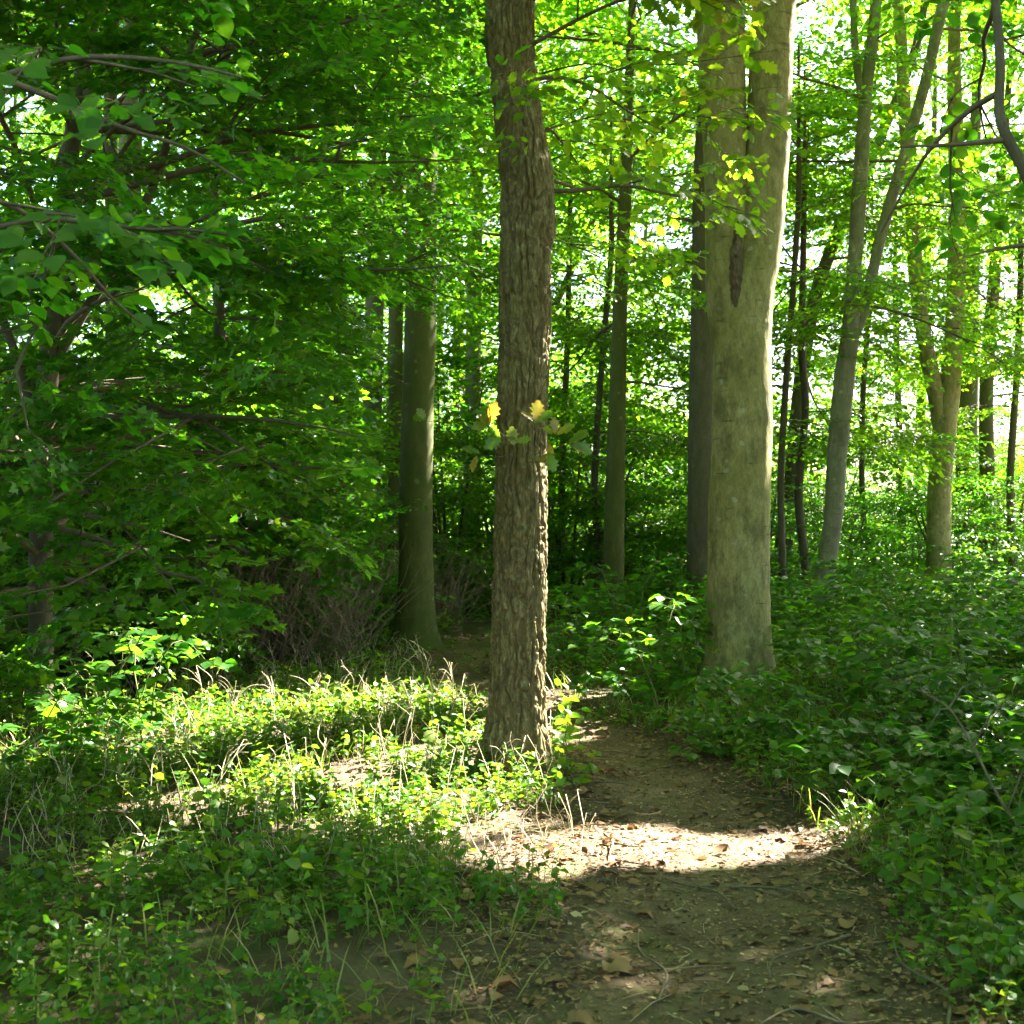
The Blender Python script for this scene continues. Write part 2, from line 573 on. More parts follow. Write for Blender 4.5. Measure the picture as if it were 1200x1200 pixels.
def bark_mat(name, stops, moss=(.05, .07, .015), mossamt=.35, bump=.5, zsq=.25, scale=14, spots=None, fine=95, stain=0):
    m, nt = new_mat(name)
    tc = N(nt, 'ShaderNodeTexCoord')
    mp = N(nt, 'ShaderNodeMapping', {'Vector': tc.outputs['Object'], 'Scale': (1, 1, zsq)})
    n1 = noise(nt, scale, 6, .65, mp.outputs[0])
    n2 = noise(nt, fine, 5, .7, mp.outputs[0])
    n3 = noise(nt, 1.3, 4, .6, tc.outputs['Object'])
    f = math_n(nt, 'ADD', math_n(nt, 'MULTIPLY', n1, .6), math_n(nt, 'MULTIPLY', n2, .4))
    c = ramp(nt, f, stops)
    mf = ramp(nt, n3, [(.42, (0, 0, 0)), (.68, (mossamt,) * 3)])
    c = mix(nt, mf, c, moss)
    if spots:
        v = N(nt, 'ShaderNodeTexVoronoi', {'Vector': tc.outputs['Object'], 'Scale': spots[0], 'Randomness': 1.0})
        nn = noise(nt, 9, 3, .6, tc.outputs['Object'])
        d = math_n(nt, 'ADD', v.outputs['Distance'], math_n(nt, 'MULTIPLY', nn, .55))
        sf = ramp(nt, d, [(.34, (1, 1, 1)), (.44, (0, 0, 0))])
        c = mix(nt, math_n(nt, 'MULTIPLY', sf, .55), c, spots[1])
    if stain:
        n4 = noise(nt, 4.2, 7, .72, N(nt, 'ShaderNodeMapping', {'Vector': tc.outputs['Object'], 'Scale': (1, 1, .6)}).outputs[0])
        c = mix(nt, ramp(nt, n4, [(.50, (0, 0, 0)), (.62, (stain,) * 3)]), c, (.06, .055, .03))
        n5 = noise(nt, 7, 4, .6, N(nt, 'ShaderNodeMapping', {'Vector': tc.outputs['Object'], 'Scale': (.6, .6, 5)}).outputs[0])
        c = mix(nt, ramp(nt, n5, [(.62, (0, 0, 0)), (.68, (stain,) * 3)]), c, (.05, .045, .025))
    b = N(nt, 'ShaderNodeBump', {'Strength': bump, 'Distance': .012, 'Height': f})
    p = N(nt, 'ShaderNodeBsdfPrincipled', {'Base Color': c, 'Roughness': .85, 'Specular IOR Level': .25, 'Normal': b.outputs[0]})
    N(nt, 'ShaderNodeOutputMaterial', {'Surface': p.outputs[0]})
    return m


M['bark_oak'] = bark_mat('bark_oak', [(.34, (.04, .029, .013)), (.5, (.135, .102, .046)), (.64, (.31, .255, .135))], (.13, .11, .018), .5, 1.0, .3, 34)
M['bark_ash'] = bark_mat('bark_ash', [(.33, (.12, .10, .038)), (.5, (.27, .235, .095)), (.64, (.39, .35, .165))], (.17, .165, .035), .7, .7, .35, 22, (6.5, (.42, .43, .32)), stain=.55)
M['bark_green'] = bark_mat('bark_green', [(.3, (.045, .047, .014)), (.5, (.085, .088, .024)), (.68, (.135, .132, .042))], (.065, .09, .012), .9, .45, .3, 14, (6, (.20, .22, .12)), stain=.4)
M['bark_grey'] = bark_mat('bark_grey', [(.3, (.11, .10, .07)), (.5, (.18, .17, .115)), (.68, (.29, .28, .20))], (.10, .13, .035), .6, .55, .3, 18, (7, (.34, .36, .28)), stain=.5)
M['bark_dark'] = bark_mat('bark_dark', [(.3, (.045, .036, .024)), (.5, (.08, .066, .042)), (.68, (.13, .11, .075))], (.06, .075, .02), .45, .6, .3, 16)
M['bark_scar'] = bark_mat('bark_scar', [(.3, (.05, .035, .022)), (.5, (.11, .075, .045)), (.68, (.22, .17, .11))], (.05, .05, .02), .2, .9, .3, 26)
M['twig'] = bark_mat('twig', [(.3, (.06, .045, .028)), (.5, (.11, .085, .055)), (.7, (.19, .155, .10))], (.09, .10, .03), .3, .3, 1, 20)
M['brush'] = bark_mat('brush', [(.3, (.09, .06, .04)), (.5, (.18, .125, .085)), (.7, (.32, .25, .18))], (.09, .10, .03), .1, .3, 1, 20)
M['stalk'] = bark_mat('stalk', [(.3, (.30, .23, .14)), (.5, (.44, .36, .24)), (.7, (.58, .50, .36))], (.3, .28, .12), .3, .3, 1, 20)
M['greenstem'] = bark_mat('greenstem', [(.3, (.07, .10, .02)), (.6, (.13, .16, .04))], (.12, .08, .03), .4, .2, 1, 20)


def soil_mat(name, dark, mid, pale, moss, mossamt, bumpd=.03):
    m, nt = new_mat(name)
    tc = N(nt, 'ShaderNodeTexCoord')
    o = tc.outputs['Object']
    a = noise(nt, 1.7, 6, .65, o); b = noise(nt, 14, 6, .7, o); c = noise(nt, 75, 4, .7, o)
    f = math_n(nt, 'ADD', math_n(nt, 'ADD', math_n(nt, 'MULTIPLY', a, .45), math_n(nt, 'MULTIPLY', b, .33)), math_n(nt, 'MULTIPLY', c, .22))
    col = ramp(nt, f, [(.34, dark), (.5, mid), (.66, pale)])
    ms = noise(nt, 2.6, 5, .6, o)
    col = mix(nt, ramp(nt, ms, [(.52, (0, 0, 0)), (.66, (mossamt,) * 3)]), col, moss)
    h = math_n(nt, 'ADD', math_n(nt, 'MULTIPLY', b, .7), math_n(nt, 'MULTIPLY', c, .3))
    bp = N(nt, 'ShaderNodeBump', {'Strength': .8, 'Distance': bumpd, 'Height': h})
    p = N(nt, 'ShaderNodeBsdfPrincipled', {'Base Color': col, 'Roughness': .9, 'Specular IOR Level': .2, 'Normal': bp.outputs[0]})
    N(nt, 'ShaderNodeOutputMaterial', {'Surface': p.outputs[0]})
    return m


M['soil'] = soil_mat('soil', (.035, .024, .015), (.075, .053, .033), (.14, .105, .065), (.06, .085, .02), .6)
M['path'] = soil_mat('path', (.046, .030, .018), (.112, .076, .046), (.21, .16, .105), (.075, .095, .02), .5, .025)
M['meadow'] = soil_mat('meadow', (.09, .17, .02), (.15, .25, .03), (.24, .30, .06), (.10, .22, .02), .8)

# ------------------------------------------------------------------ ground
def grid_sheet(xs, ys, zf):
    X, Y = np.meshgrid(xs, ys)
    z = zf(X.ravel(), Y.ravel())
    V = np.stack([X.ravel(), Y.ravel(), z], 1)
    nx = len(xs)
    i = (np.arange(len(ys) - 1)[:, None] * nx + np.arange(nx - 1)[None]).ravel()
    return V, [np.stack([i, i + 1, i + nx + 1, i + nx], 1)]


def spaced(lo, hi, fine_lo, fine_hi, step, grow_=1.25):
    c = list(np.arange(fine_lo, fine_hi + 1e-6, step))
    s = step; a = fine_lo
    while a > lo:
        s *= grow_; a -= s; c.insert(0, a)
    s = step; a = fine_hi
    while a < hi:
        s *= grow_; a += s; c.append(a)
    return np.array(c)


V, Fs = grid_sheet(spaced(-400, 400, -9, 9, .09), spaced(-60, 500, 1, 20, .09), ground_z)
tag(link('ground', mesh('ground', V, Fs, M['soil'], True)), kind='structure')

# path sheet with a ragged edge
n = 420
C = catmull(PATH, n)
T = np.gradient(C[:, :2], axis=0); T /= np.linalg.norm(T, axis=1)[:, None]
S = np.stack([T[:, 1], -T[:, 0]], 1)
cols = np.linspace(-1, 1, 23)
edge = 1 + .5 * (fbm(np.stack([np.arange(n) * .12, np.zeros(n), np.zeros(n)], 1), 31, 3) - .5)
edge2 = 1 + .5 * (fbm(np.stack([np.arange(n) * .12, np.ones(n) * 9, np.zeros(n)], 1), 33, 3) - .5)
w = np.where(cols[None] < 0, edge[:, None], edge2[:, None]) * C[:, 2][:, None] * cols[None]
XY = C[:, None, :2] + S[:, None] * w[:, :, None]
fx, fy = XY[..., 0].ravel(), XY[..., 1].ravel()
lift = .014 * (1 - np.abs(np.tile(cols, n)) ** 6) - .006
z = ground_z(fx, fy) + lift + .012 * (fbm(xy0(fx, fy, 9), 41, 3) - .5)
i = (np.arange(n - 1)[:, None] * 23 + np.arange(22)[None]).ravel()
tag(link('path', mesh('path', np.stack([fx, fy, z], 1), [np.stack([i, i + 1, i + 24, i + 23], 1)], M['path'], True)), kind='structure')

V, Fs = grid_sheet(spaced(-10, 300, 4, 40, 2.0), spaced(33, 320, 36, 60, 2.0), lambda x, y: ground_z(x, y) + .012)
tag(link('meadow', mesh('meadow', V, Fs, M['meadow'], True)), kind='structure')

# ------------------------------------------------------------------ trunks
def smooth_tree(pts):
    return catmull(pts, max(40, int((pts[-1][2] - pts[0][2]) / .05)))


def trunk_curve(px, Y, top, drift=(0, 0), flare=1.35, dy=0.0):
    """px: (x, y, width) in picture units from the foot up; returns points (x,y,z) and radii, carried on to height top"""
    pts = []
    for k, (x, y, w) in enumerate(px):
        yy = Y + dy * k / max(1, len(px) - 1)
        p = W(x, y, yy)
        pts.append((p[0], p[1], p[2], w / F * yy / 2))
    pts.sort(key=lambda a: a[2])
    g = gz(pts[0][0], pts[0][1])
    r0 = pts[0][3]
    foot = [(pts[0][0], pts[0][1], g - .25, r0 * flare * 1.25), (pts[0][0], pts[0][1], g + .02, r0 * flare)]
    body = [p for p in pts if p[2] > g + .28]
    if not body or body[0][2] > g + .9:
        body = [(pts[0][0], pts[0][1], g + .45, r0 * 1.03)] + body
    pts = foot + body
    l = pts[-1]
    if top > l[2] + .5:
        for k in range(1, 4):
            t = k / 3
            pts.append((l[0] + drift[0] * t, l[1] + drift[1] * t, l[2] + (top - l[2]) * t, max(.02, l[3] * (1 - .8 * t))))
    return np.array(pts)


def resample(pts, step_near, zfine):
    C = catmull(pts, 400)
    zs = [C[0, 2]]
    while zs[-1] < C[-1, 2]:
        zs.append(zs[-1] + (step_near if zs[-1] < zfine else .12))
    zs = np.array(zs); o = np.argsort(C[:, 2])
    return np.stack([np.interp(zs, C[o, 2], C[o, k]) for k in (0, 1)] + [zs, np.interp(zs, C[o, 2], C[o, 3])], 1)


def bark_oak_disp(V, R):
    wv = np.stack([vnoise(V * 6, 1), vnoise(V * 6, 2), vnoise(V * 6, 3)], 1) - .5
    fin = np.stack([vnoise(V * 22, 4), vnoise(V * 22, 5), vnoise(V * 22, 6)], 1) - .5
    p = V * np.array([1, 1, .11])
    a = np.abs(vnoise(p * 28 + wv * .9 + fin * .5, 11) * 2 - 1)
    plate = np.clip(a / .30, 0, 1); plate = plate * plate * (3 - 2 * plate)
    b = np.abs(vnoise(p * np.array([44, 44, 60]) + fin * .8, 12) * 2 - 1)
    cr = np.abs(vnoise(V * np.array([10, 10, 17]) + wv * 2.2 + fin, 14) * 2 - 1)
    crack = 1 - np.clip(cr / .16, 0, 1)
    s = np.clip(R / .16, 0, 1)
    base = .10 * np.exp(-np.clip(V[:, 2], 0, 9) / .13) * (fbm(V * np.array([7, 7, .5]), 19, 2) - .35)
    return base + s * (-.024 * (1 - plate) - .007 * (1 - np.clip(b * 2, 0, 1)) - .012 * crack * plate + .006 * (fbm(V * 55, 16, 2) - .5) + .014 * (fbm(V * np.array([2.5, 2.5, 1.2]), 15, 2) - .5))


def bark_smooth_disp(V, R):
    s = np.clip(R / .2, .15, 1.2)
    base = s * .22 * np.exp(-np.clip(V[:, 2], 0, 9) / .16) * (fbm(V * np.array([5, 5, .5]), 29, 2) - .35)
    lump = fbm(V * np.array([2.2, 2.2, .9]), 21, 3) - .5
    fine = fbm(V * np.array([26, 26, 8]), 22, 2) - .5
    ring = np.clip(vnoise(V * np.array([3, 3, 20]), 23) - .72, 0, 1)
    pit = np.clip(vnoise(V * np.array([8, 8, 5]), 24) - .86, 0, 1)
    return base + s * (.035 * lump + .006 * fine + .02 * ring - .06 * pit)


def stem_of(pts):
    o = np.argsort(pts[:, 2])
    return lambda z: np.array([np.interp(z, pts[o, 2], pts[o, 0]), np.interp(z, pts[o, 2], pts[o, 1]), z])


def add_part(root, name, acc, mat, smooth=True, label=None):
    me = acc.mesh(name, mat, smooth, off=root.location)
    if me is None:
        return None
    o = link(name, me, root)
    if label: o['label'] = label
    return o


def tree(name, label, cat, px, Y, top, bark, disp=bark_smooth_disp, seg=36, step=.05, drift=(0, 0), flare=1.3, dy=0.0, forks=(), crowns=(), group=None, leafmat='leaf_beech', seed=1, zfine=None):
    rng = np.random.default_rng(seed)
    pts = trunk_curve(px, Y, top, drift, flare, dy)
    root = thing(name, label, cat, (pts[1][0], pts[1][1], gz(pts[1][0], pts[1][1])), group)
    tr = Acc()
    Q = resample(pts, step, zfine if zfine else 1.5 + .46 * Y)
    tr.add(*sweep(Q[:, :3], Q[:, 3], seg, disp))
    stems = [stem_of(pts)]
    for fk in forks:
        fp, ftop, fdr = fk
        L = []
        for x, y, w in fp:
            p = W(x, y, Y); L.append((*p, w / F * Y / 2))
        l = L[-1]
        for k in range(1, 4):
            t = k / 3
            L.append((l[0] + fdr[0] * t, l[1] + fdr[1] * t, l[2] + (ftop - l[2]) * t, max(.015, l[3] * (1 - .8 * t))))
        L = np.array(L)
        Qf = resample(L, step, 1.5 + .46 * Y)
        fa = Acc(); fa.add(*sweep(Qf[:, :3], Qf[:, 3], seg, disp))
        add_part(root, 'stem', fa, M[bark])
        stems.append(stem_of(L))
    add_part(root, 'trunk', tr, M[bark])
    fl, tw = Acc(), Acc()
    for c in crowns:
        c = dict(c); st = stems[c.pop('stem', 0)]
        grow(st, rng=rng, fl=fl, tw=tw, **c)
    add_part(root, 'branchwork', tw, M['twig'])
    add_part(root, 'crown', fl, M[leafmat], False)
    return root


def view_clear(ymax, x0, x1, y0, y1):
    """no twig grew across this part of the view nearer than ymax"""
    def f(P):
        px, py = to_px(P)
        return (P[:, 1] < ymax) & (px > x0) & (px < x1) & (py > y0) & (py < y1)
    return f


def any_of(*fs):
    def f(P):
        r = np.zeros(len(P), bool)
        for g in fs:
            r |= g(P)
        return r
    return f


def frame_clear(P):
    """high crowns stay above the picture near the camera"""
    px, py = to_px(P)
    return (P[:, 1] < 11) & (py > -30) & (px > -60) & (px < 1260)


TRUNKS_OPEN = any_of(view_clear(7.1, 540, 680, -50, 1000), view_clear(10.1, 800, 950, -50, 800), view_clear(14.0, 560, 680, 480, 760))
HIGH = any_of(frame_clear, TRUNKS_OPEN)

# ---- the named trees
tree('oak_tree', 'rough furrowed oak trunk standing beside the path, sunlit along one edge', 'tree',
     [(604, 890, 73), (606, 820, 69), (609, 700, 67), (610, 600, 65), (611, 500, 61), (614, 400, 62), (616, 310, 63), (619, 255, 66), (616, 200, 63), (609, 150, 59), (603, 90, 58), (598, 0, 60)],
     7.2, 10.5, 'bark_oak', bark_oak_disp, 280, .0095, (.2, .3), 1.22, zfine=4.9, leafmat='leaf_oak', seed=3,
     crowns=[dict(z0=2.6, z1=4.6, R=1.9, nl=9, nsec=5, nsp=3, kind='oak', e0=0, e1=25, az_bias=(.35, .55), clear=any_of(view_clear(7.0, 540, 652, -50, 1000), view_clear(9.5, 600, 1000, 370, 1000), view_clear(9.5, 890, 1300, -100, 1000), view_clear(99, -100, 560, -100, 1200))),
             dict(z0=5.4, z1=10, R=3.6, nl=12, nsec=5, nsp=4, kind='big', e0=5, e1=60, clear=HIGH, twigs=False)])

tree('twin_stemmed_ash', 'stout pale smooth tree whose trunk forks into two stems', 'tree',
     [(866, 765, 78), (866, 700, 74), (867, 600, 72), (869, 500, 69), (870, 400, 66), (878, 340, 60), (889, 290, 53), (897, 200, 50), (903, 100, 50), (908, 0, 50)],
     10.3, 13, 'bark_ash', bark_smooth_disp, 90, .022, (.8, .8), 1.2, seed=4,
     forks=[([(862, 430, 44), (853, 370, 46), (851, 300, 48), (850, 200, 49), (846, 100, 53), (841, 0, 55)], 12.5, (-.8, -.3))],
     crowns=[dict(z0=6.5, z1=12.5, R=4.2, nl=16, nsec=5, nsp=4, kind='big', e0=5, e1=55, clear=HIGH, twigs=False),
             dict(z0=6.5, z1=12, R=3.5, nl=10, nsec=5, nsp=4, kind='big', e0=5, e1=55, clear=HIGH, stem=1, twigs=False)])
# the dark scar below the fork
ash = bpy.data.objects['twin_stemmed_ash']
sa = Acc()
P = np.array([W(859, 372, 10.3), W(858, 335, 10.3), W(858, 300, 10.3), W(862, 266, 10.3)]) + np.array([0, -.165, 0])
sa.add(*sweep(catmull(np.c_[P, [.02, .05, .045, .02]], 90)[:, :3], catmull(np.c_[P, [.02, .05, .045, .02]], 90)[:, 3], 48, lambda V, R: .05 * (fbm(V * np.array([34, 34, 20]), 5, 4) - .5)))
add_part(ash, 'bark_scar', sa, M['bark_scar'], True, 'dark rough scar below the fork')

tree('mossy_beech', 'straight olive green mossy trunk rising from the meadow edge, its top lost in leaves', 'tree',
     [(486, 742, 46), (487, 680, 42), (487, 600, 40), (489, 500, 38), (492, 400, 37), (494, 300, 36), (496, 100, 33)],
     13.5, 12, 'bark_green', bark_smooth_disp, 48, .03, (.2, .3), 1.18, seed=5,
     crowns=[dict(z0=4.3, z1=11.5, R=3.2, nl=13, nsec=5, nsp=4, kind='beech', e0=0, e1=55, scale=1.1, clear=TRUNKS_OPEN)])

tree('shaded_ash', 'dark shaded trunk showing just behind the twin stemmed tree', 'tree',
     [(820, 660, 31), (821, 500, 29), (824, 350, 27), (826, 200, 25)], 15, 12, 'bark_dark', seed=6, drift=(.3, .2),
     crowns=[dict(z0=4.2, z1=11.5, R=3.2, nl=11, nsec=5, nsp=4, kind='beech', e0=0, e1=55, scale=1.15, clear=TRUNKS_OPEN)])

tree('leaning_hornbeam', 'grey leaning trunk forking into two long stems above the brambles', 'tree',
     [(964, 690, 27), (970, 650, 23), (977, 600, 22), (982, 520, 23), (990, 440, 24), (997, 385, 21), (1002, 300, 18), (1008, 210, 18), (1014, 120, 15), (1022, 50, 14), (1027, 0, 13)],
     15, 11.5, 'bark_grey', bark_smooth_disp, 36, .03, (.4, .3), 1.25, seed=7,
     forks=[([(993, 410, 15), (1013, 360, 13), (1034, 270, 13), (1062, 175, 13), (1086, 90, 13), (1104, 10, 13)], 11, (1.0, .4)),
            ([(1013, 130, 9), (1006, 90, 9), (1001, 40, 8), (998, -20, 8)], 10.5, (-.5, .1))],
     crowns=[dict(z0=3.8, z1=11, R=2.8, nl=11, nsec=5, nsp=4, kind='beech', e0=0, e1=50, scale=1.1, clear=any_of(TRUNKS_OPEN, view_clear(14.8, 940, 1070, 100, 700))),
             dict(z0=5, z1=10.8, R=2.6, nl=8, nsec=5, nsp=4, kind='beech', e0=0, e1=50, scale=1.1, stem=1, clear=view_clear(14.8, 940, 1070, 100, 700))])

tree('pale_maple', 'pale greenish trunk with a wide V fork at chest height near the field edge', 'tree',
     [(1100, 668, 30), (1100, 620, 28), (1102, 560, 27), (1107, 500, 27), (1113, 450, 25), (1118, 390, 21), (1121, 300, 21), (1121, 200, 18), (1118, 60, 15)],
     20, 13, 'bark_ash', bark_smooth_disp, 32, .04, (.3, .2), 1.2, seed=8,
     forks=[([(1104, 500, 22), (1092, 440, 19), (1082, 390, 17), (1074, 330, 17), (1068, 230, 16), (1060, 130, 15), (1053, 10, 13)], 12.5, (-.6, .2))],
     crowns=[dict(z0=5.0, z1=12.5, R=3.3, nl=10, nsec=5, nsp=4, kind='beech', e0=0, e1=55, scale=1.25, clear=view_clear(19.8, 1040, 1135, 100, 640)),
             dict(z0=6.0, z1=12, R=2.6, nl=6, nsec=5, nsp=4, kind='beech', e0=0, e1=55, scale=1.25, stem=1, clear=view_clear(19.8, 1040, 1135, 100, 640))])

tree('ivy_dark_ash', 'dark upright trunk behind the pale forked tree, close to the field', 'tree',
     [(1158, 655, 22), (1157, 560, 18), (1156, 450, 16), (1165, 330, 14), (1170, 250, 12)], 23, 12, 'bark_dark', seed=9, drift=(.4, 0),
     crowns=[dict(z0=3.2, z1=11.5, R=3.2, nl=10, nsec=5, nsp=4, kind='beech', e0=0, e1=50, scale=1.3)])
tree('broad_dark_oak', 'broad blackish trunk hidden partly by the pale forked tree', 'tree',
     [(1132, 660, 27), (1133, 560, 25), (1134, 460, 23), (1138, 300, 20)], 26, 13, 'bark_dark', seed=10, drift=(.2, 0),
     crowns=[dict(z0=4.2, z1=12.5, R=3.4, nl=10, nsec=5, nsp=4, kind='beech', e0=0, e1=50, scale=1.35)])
tree('shaded_lime', 'slim shaded trunk beyond the oak where the understorey closes over the path', 'tree',
     [(719, 650, 24), (721, 560, 22), (724, 450, 20), (727, 350, 17), (734, 200, 14)], 16, 11, 'bark_green', seed=12, drift=(.2, .2),
     crowns=[dict(z0=3.1, z1=10.5, R=2.8, nl=13, nsec=5, nsp=4, kind='beech', e0=-5, e1=50, scale=1.1, clear=TRUNKS_OPEN)])
tree('dim_beech', 'dim straight trunk seen through maple leaves beyond the thicket', 'tree',
     [(391, 690, 25), (391, 560, 23), (391, 430, 22), (392, 300, 20), (395, 100, 17)], 18, 12, 'bark_green', seed=13,
     crowns=[dict(z0=4.6, z1=11.5, R=3.0, nl=11, nsec=5, nsp=4, kind='beech', e0=0, e1=50, scale=1.2)])
tree('slim_beech', 'slim greenish trunk close behind the mossy straight one', 'tree',
     [(463, 690, 18), (463, 560, 16), (464, 400, 16), (465, 200, 15), (466, 60, 12)], 17.5, 12, 'bark_green', seed=14,
     crowns=[dict(z0=5.2, z1=11.5, R=2.8, nl=10, nsec=5, nsp=4, kind='beech', e0=0, e1=50, scale=1.2)])
for k, (a, Y, lab) in enumerate([
        ([(917, 660, 9), (915, 560, 8), (921, 450, 8), (930, 330, 7), (936, 230, 7)], 16, 'thin bent sapling right against the pale twin stemmed tree'),
        ([(944, 665, 11), (936, 580, 10), (944, 480, 9), (940, 400, 9), (943, 200, 6)], 17, 'thin dark crooked sapling between the twin stemmed tree and the leaning one'),
        ([(1014, 645, 7), (1010, 560, 7), (1012, 450, 7), (1022, 330, 6)], 22, 'thin dark sapling just past the leaning grey trunk'),
        ([(1058, 650, 10), (1056, 560, 8), (1052, 450, 8), (1049, 330, 7)], 25, 'thin straight sapling before the pale forked tree against the bright field'),
        ([(1186, 655, 9), (1184, 560, 9), (1192, 430, 8), (1196, 330, 8)], 21, 'thin sapling nearest the edge of the view by the field'),
        ([(430, 690, 9), (436, 560, 9), (444, 420, 8), (441, 250, 8)], 19, 'thin sapling in the shade between two greenish trunks'),
        ([(700, 640, 8), (697, 560, 8), (705, 430, 7), (716, 300, 7)], 18, 'thin sapling leaning by the slim shaded trunk'),
        ([(658, 650, 8), (660, 520, 8), (665, 400, 7), (668, 250, 6)], 20, 'thin sapling glimpsed just past the furrowed oak')]):
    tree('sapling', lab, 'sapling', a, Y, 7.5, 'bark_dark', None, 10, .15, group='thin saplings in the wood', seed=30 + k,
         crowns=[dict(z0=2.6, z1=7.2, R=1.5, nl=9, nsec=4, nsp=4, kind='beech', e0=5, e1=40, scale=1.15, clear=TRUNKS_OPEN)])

# ---- the low spreading maples that fill the shaded side
MAPLE_CLEAR = any_of(view_clear(99, 572, 1300, -100, 1300), view_clear(99, 440, 1300, 385, 1300), view_clear(13, 130, 330, 735, 1300), view_clear(13, -100, 130, 800, 1300), view_clear(13, 330, 1300, 690, 1300), view_clear(5, 250, 570, -100, 1300))
tree('field_maple', 'dark leaning field maple with low leafy boughs drooping over the meadow', 'tree',
     [(48, 690, 27), (50, 560, 25), (57, 430, 24), (66, 330, 22), (75, 230, 21), (92, 120, 19), (112, 0, 17)], 8.2, 9.5, 'bark_dark', bark_smooth_disp, 28, .04, (1.0, .3), 1.2, seed=21, leafmat='leaf_maple',
     forks=[([(56, 440, 13), (96, 370, 12), (140, 300, 11), (186, 200, 10), (215, 90, 9)], 8, (1.0, .2)), ([(52, 520, 11), (20, 420, 10), (-20, 300, 9)], 7, (-.8, .2))],
     crowns=[dict(z0=.95, z1=2.3, R=3.6, nl=13, nsec=6, nsp=4, kind='maple', e0=-2, e1=14, droop=.06, az_bias=(-.45, .8), clear=MAPLE_CLEAR),
            dict(z0=2.6, z1=6.5, R=4.6, nl=15, nsec=6, nsp=4, kind='fine', tpl=MAPLE, scale=1.1, e0=2, e1=25, droop=.08, az_bias=(-.05, .35), clear=MAPLE_CLEAR),
            dict(z0=1.0, z1=4.2, R=3.5, nl=19, nsec=6, nsp=4, kind='maple', e0=5, e1=40, droop=.14, az_bias=(-.35, .75), clear=MAPLE_CLEAR),
             dict(z0=3, z1=9.2, R=3.4, nl=9, nsec=5, nsp=4, kind='fine', tpl=MAPLE, e0=0, e1=50, clear=MAPLE_CLEAR, scale=1.1),
             dict(z0=3, z1=7.8, R=2.6, nl=7, nsec=5, nsp=4, kind='fine', tpl=MAPLE, e0=0, e1=50, stem=1, clear=MAPLE_CLEAR),
             dict(z0=2, z1=6.5, R=2.4, nl=7, nsec=5, nsp=4, kind='fine', tpl=MAPLE, e0=0, e1=50, stem=2, clear=MAPLE_CLEAR)])
tree('field_maple', 'field maple farther back in the shade, stems hidden by its own leaves', 'tree',
     [(240, 680, 17), (246, 560, 15), (258, 400, 14), (250, 250, 12), (262, 100, 11)], 11.5, 9.5, 'bark_dark', bark_smooth_disp, 20, .06, (.3, .2), 1.2, seed=22, leafmat='leaf_maple',
     crowns=[dict(z0=.8, z1=2.6, R=2.6, nl=14, nsec=5, nsp=4, kind='maple', e0=-2, e1=15, droop=.08, clear=any_of(view_clear(99, 440, 1300, -100, 1300), view_clear(99, -100, 460, 700, 1300))),
            dict(z0=3.0, z1=7.0, R=3.5, nl=15, nsec=6, nsp=4, kind='fine', tpl=MAPLE, scale=1.1, e0=0, e1=25, az_bias=(-.25, .35), clear=any_of(view_clear(99, 572, 1300, -100, 1300), view_clear(99, 450, 1300, 375, 1300))),
            dict(z0=1.3, z1=9.2, R=3.1, nl=15, nsec=5, nsp=4, kind='fine', tpl=MAPLE, e0=0, e1=45, droop=.14, scale=1.05, clear=any_of(view_clear(99, 572, 1300, -100, 1300), view_clear(99, 450, 1300, 375, 1300), view_clear(99, -100, 460, 690, 1300)))])
tree('field_maple', 'third field maple standing deepest, its trunk a faint dark upright', 'tree',
     [(128, 690, 19), (128, 560, 18), (132, 400, 17), (131, 250, 16), (130, 80, 15)], 12.5, 10, 'bark_dark', bark_smooth_disp, 20, .06, (.3, .2), 1.2, seed=23, leafmat='leaf_maple',
     crowns=[dict(z0=.9, z1=2.8, R=2.8, nl=14, nsec=5, nsp=4, kind='maple', e0=-2, e1=15, droop=.08, clear=any_of(view_clear(99, 440, 1300, -100, 1300), view_clear(99, -100, 460, 700, 1300))),
            dict(z0=1.6, z1=9.6, R=3.2, nl=11, nsec=5, nsp=4, kind='fine', tpl=MAPLE, e0=0, e1=45, droop=.12, scale=1.1, clear=any_of(view_clear(99, 470, 1300, -100, 1300), view_clear(99, -100, 460, 690, 1300)))])

# ---- hazels leaning in from both sides of the frame
tree('hazel_bush', 'hazel with a crooked bare stem arching in beside the bright fork of the wood', 'bush',
     [(1330, 900, 26), (1300, 600, 22), (1250, 330, 18), (1205, 210, 15), (1182, 165, 14), (1171, 130, 12), (1172, 70, 11), (1164, -20, 10)], 4.6, 4.6, 'bark_dark', bark_smooth_disp, 20, .04, (-.2, 0), 1.1, seed=41, leafmat='leaf_bramble',
     crowns=[dict(z0=2.2, z1=4.4, R=1.1, nl=8, nsec=3, nsp=2, kind='hazel', e0=-10, e1=30, scale=.8, az_bias=(2.4, .9), clear=any_of(view_clear(8, -100, 1030, -200, 1300), view_clear(8, 900, 1300, 300, 1300)))])
tree('hazel_bush', 'hazel reaching over from the shaded side, big soft leaves hanging close to us', 'bush',
     [(-150, 900, 26), (-120, 600, 22), (-90, 300, 20), (-60, 0, 18)], 3.6, 4.2, 'bark_dark', bark_smooth_disp, 16, .05, (.4, 0), 1.1, seed=42, leafmat='leaf_bramble',
     crowns=[dict(z0=2.0, z1=4.0, R=1.0, nl=10, nsec=3, nsp=2, kind='hazel', e0=-5, e1=25, scale=.75, az_bias=(.2, .7), clear=any_of(view_clear(8, 290, 1300, -200, 1300), view_clear(8, -100, 1300, 390, 1300)))])

